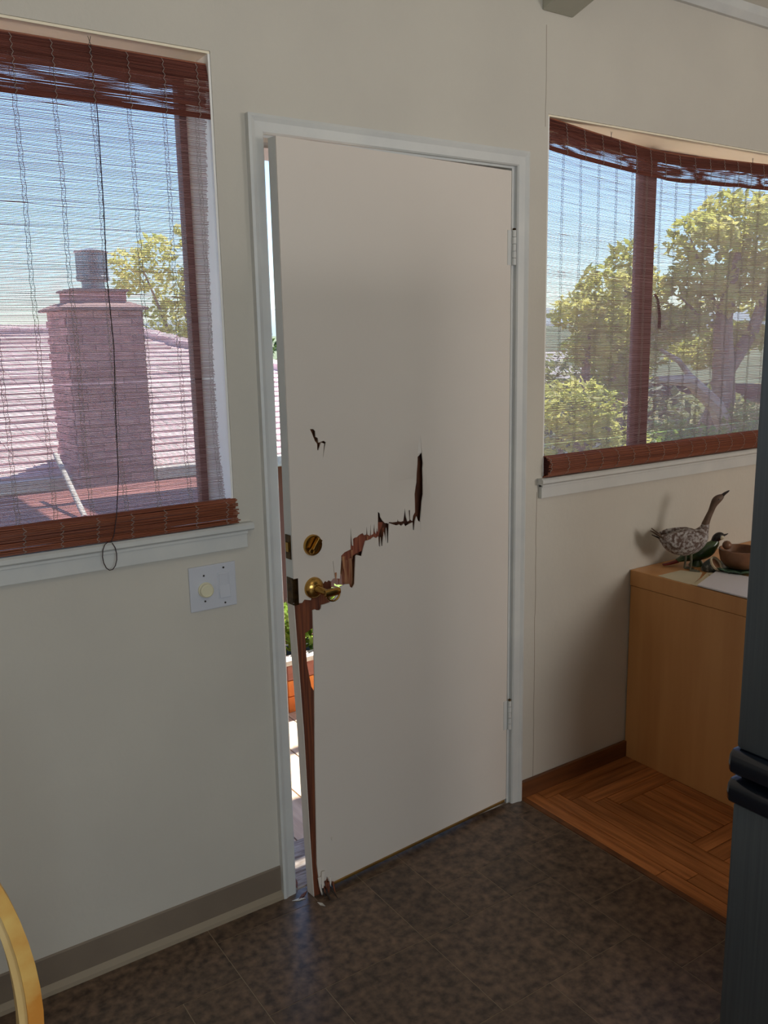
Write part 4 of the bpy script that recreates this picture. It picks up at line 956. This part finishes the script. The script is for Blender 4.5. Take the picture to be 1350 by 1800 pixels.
tree('round_shrub', 'low sunlit shrub at the bottom left of the right window', (8.2, 7.0, -4), [([(8.2, 7, -4), (8.2, 7, 0)], [.1, .04])],
     [((8.5, 7, .55), (.75, .6, .42), 700), ((8.9, 7, -.1), (1.0, .7, .6), 900)], LEAF_Y, .085, 12, cat='shrub')
tree('round_shrub', 'bright green shrub low between the two big trunks', (11.5, 7.2, -4), [([(11.5, 7.2, -4), (11.5, 7.2, -.6)], [.1, .04])],
     [((11.2, 7.2, -.3), (.9, .7, .45), 700), ((10.2, 7.2, -.35), (.7, .7, .4), 420)], LEAF_B, .085, 13, cat='shrub')
tree('round_shrub', 'bright green shrub right of the forked trunk', (13.9, 7.4, -4), [([(13.9, 7.4, -4), (13.9, 7.4, -.6)], [.1, .04])],
     [((13.7, 7.4, -.1), (.9, .7, .45), 700)], LEAF_B, .085, 14, cat='shrub')
tree('fallen_trunk', 'pale dead trunk leaning across the slope in right window', (12.7, 7.8, -1.0),
     [([(13.7, 7.8, -.7), (13.0, 7.8, .25), (12.2, 7.8, .75), (11.3, 7.8, .8)], [.22, .15, .12, .06]), ([(12.6, 7.9, .6), (12.0, 7.9, 1.1), (11.5, 7.9, 1.3)], [.06, .05, .03])], [((11.5, 8.3, .75), (.2, .2, .2), 10)], LEAF_D, .08, 15, cat='trunk', bark=mat('bleached_wood', (216, 200, 190), (180, 160, 150), .8, 4))
rv = random.Random(21)
for k_ in range(11):                                  # dark trees behind, down the slope
    a = R(41+k_*2.7); d_ = 22+9*(k_*5 % 3); x_, y_ = math.sin(a)*d_-1, math.cos(a)*d_-2; hgt = rv.uniform(1.4, 2.2)
    el = rv.uniform(-.10, -.005); zt_ = 1.55+el*d_
    tree('hillside_tree', 'olive green tree on the slope seen through the right blind', (x_, y_, -6), [([(x_, y_, -6), (x_, y_, zt_-.5)], [.2, .08])],
         [((x_, y_, zt_-.6), (hgt, 1.4, 1.0), 420), ((x_+.5, y_, zt_-1.8), (hgt*1.2, 1.4, 1.2), 380)], LEAF_G if k_ % 3 else LEAF_D, .2, 50+k_, 'trees on the slope beyond the right window')
for k_ in range(9):
    a = R(8+k_*2.2); d_ = 60+7*(k_ % 3); x_, y_ = math.sin(a)*d_-1, math.cos(a)*d_-2; zt_ = 1.55+.010*d_
    tree('distant_tree', 'distant green tree on the skyline left of the chimney', (x_, y_, -9), [([(x_, y_, -9), (x_, y_, zt_-1)], [.3, .1])], [((x_, y_, zt_-1.0), (2.2, 2, 1.2), 260), ((x_, y_, zt_-2.6), (2.8, 2, 1.4), 260)], LEAF_D, .32, 90+k_, 'distant trees left of the chimney')
def far_house(x_, y_, z_, rz, w_, lab, roofm):
    e_ = empty('distant_house', (x_, y_, z_), lab, 'house'); e_.rotation_euler = (0, 0, rz)
    B((-w_/2, -2, -6), (w_/2, 2, 2.0)).build('house_wall', HOUSEW, e_)
    MB().prism([(-w_/2-.3, -2.3, 2.0), (-w_/2-.3, 0, 2.9), (-w_/2-.3, 2.3, 2.0)], (w_+.6, 0, 0)).build('roof', roofm, e_)
    for q in (-.25, .25): B((q*w_-.5, -2.04, .5), (q*w_+.5, -1.99, 1.5)).build('window', DARK, e_)
far_house(33, 32, -2.9, R(-40), 6, 'white house low on the slope left of the mullion', HOUSER)
far_house(52, 55, -2.6, R(-50), 8, 'pale distant house behind the left shrub in right window', HOUSER)
far_house(16, 84, -2.6, R(10), 12, 'pale distant house on the skyline left of the chimney', STUCCO)
# splinters fallen on the floor at the gap
for k_, (x_, y_, a, L_) in enumerate(((.012, -.035, .5, .05), (-.006, -.045, -.3, .04), (.02, .02, 1.2, .06), (.035, -.10, 1.9, .03))):
    m_ = Matrix.Rotation(a, 3, 'Z'); mb = MB(); mb.prism([(-L_/2, 0, 0), (0, -.005, 0), (L_/2, 0, 0), (0, .005, 0)], (0, 0, .0015)); mb.v = [tuple(m_ @ Vector(q)) for q in mb.v]
    tag(mb.build('wood_splinter', WHITE if k_ % 2 else CORE, loc=(x_, y_, .0065 if y_ > 0 else .0005)), 'small wood splinter lying at the foot of the door gap', 'splinter', 'wood splinters at the foot of the broken door')
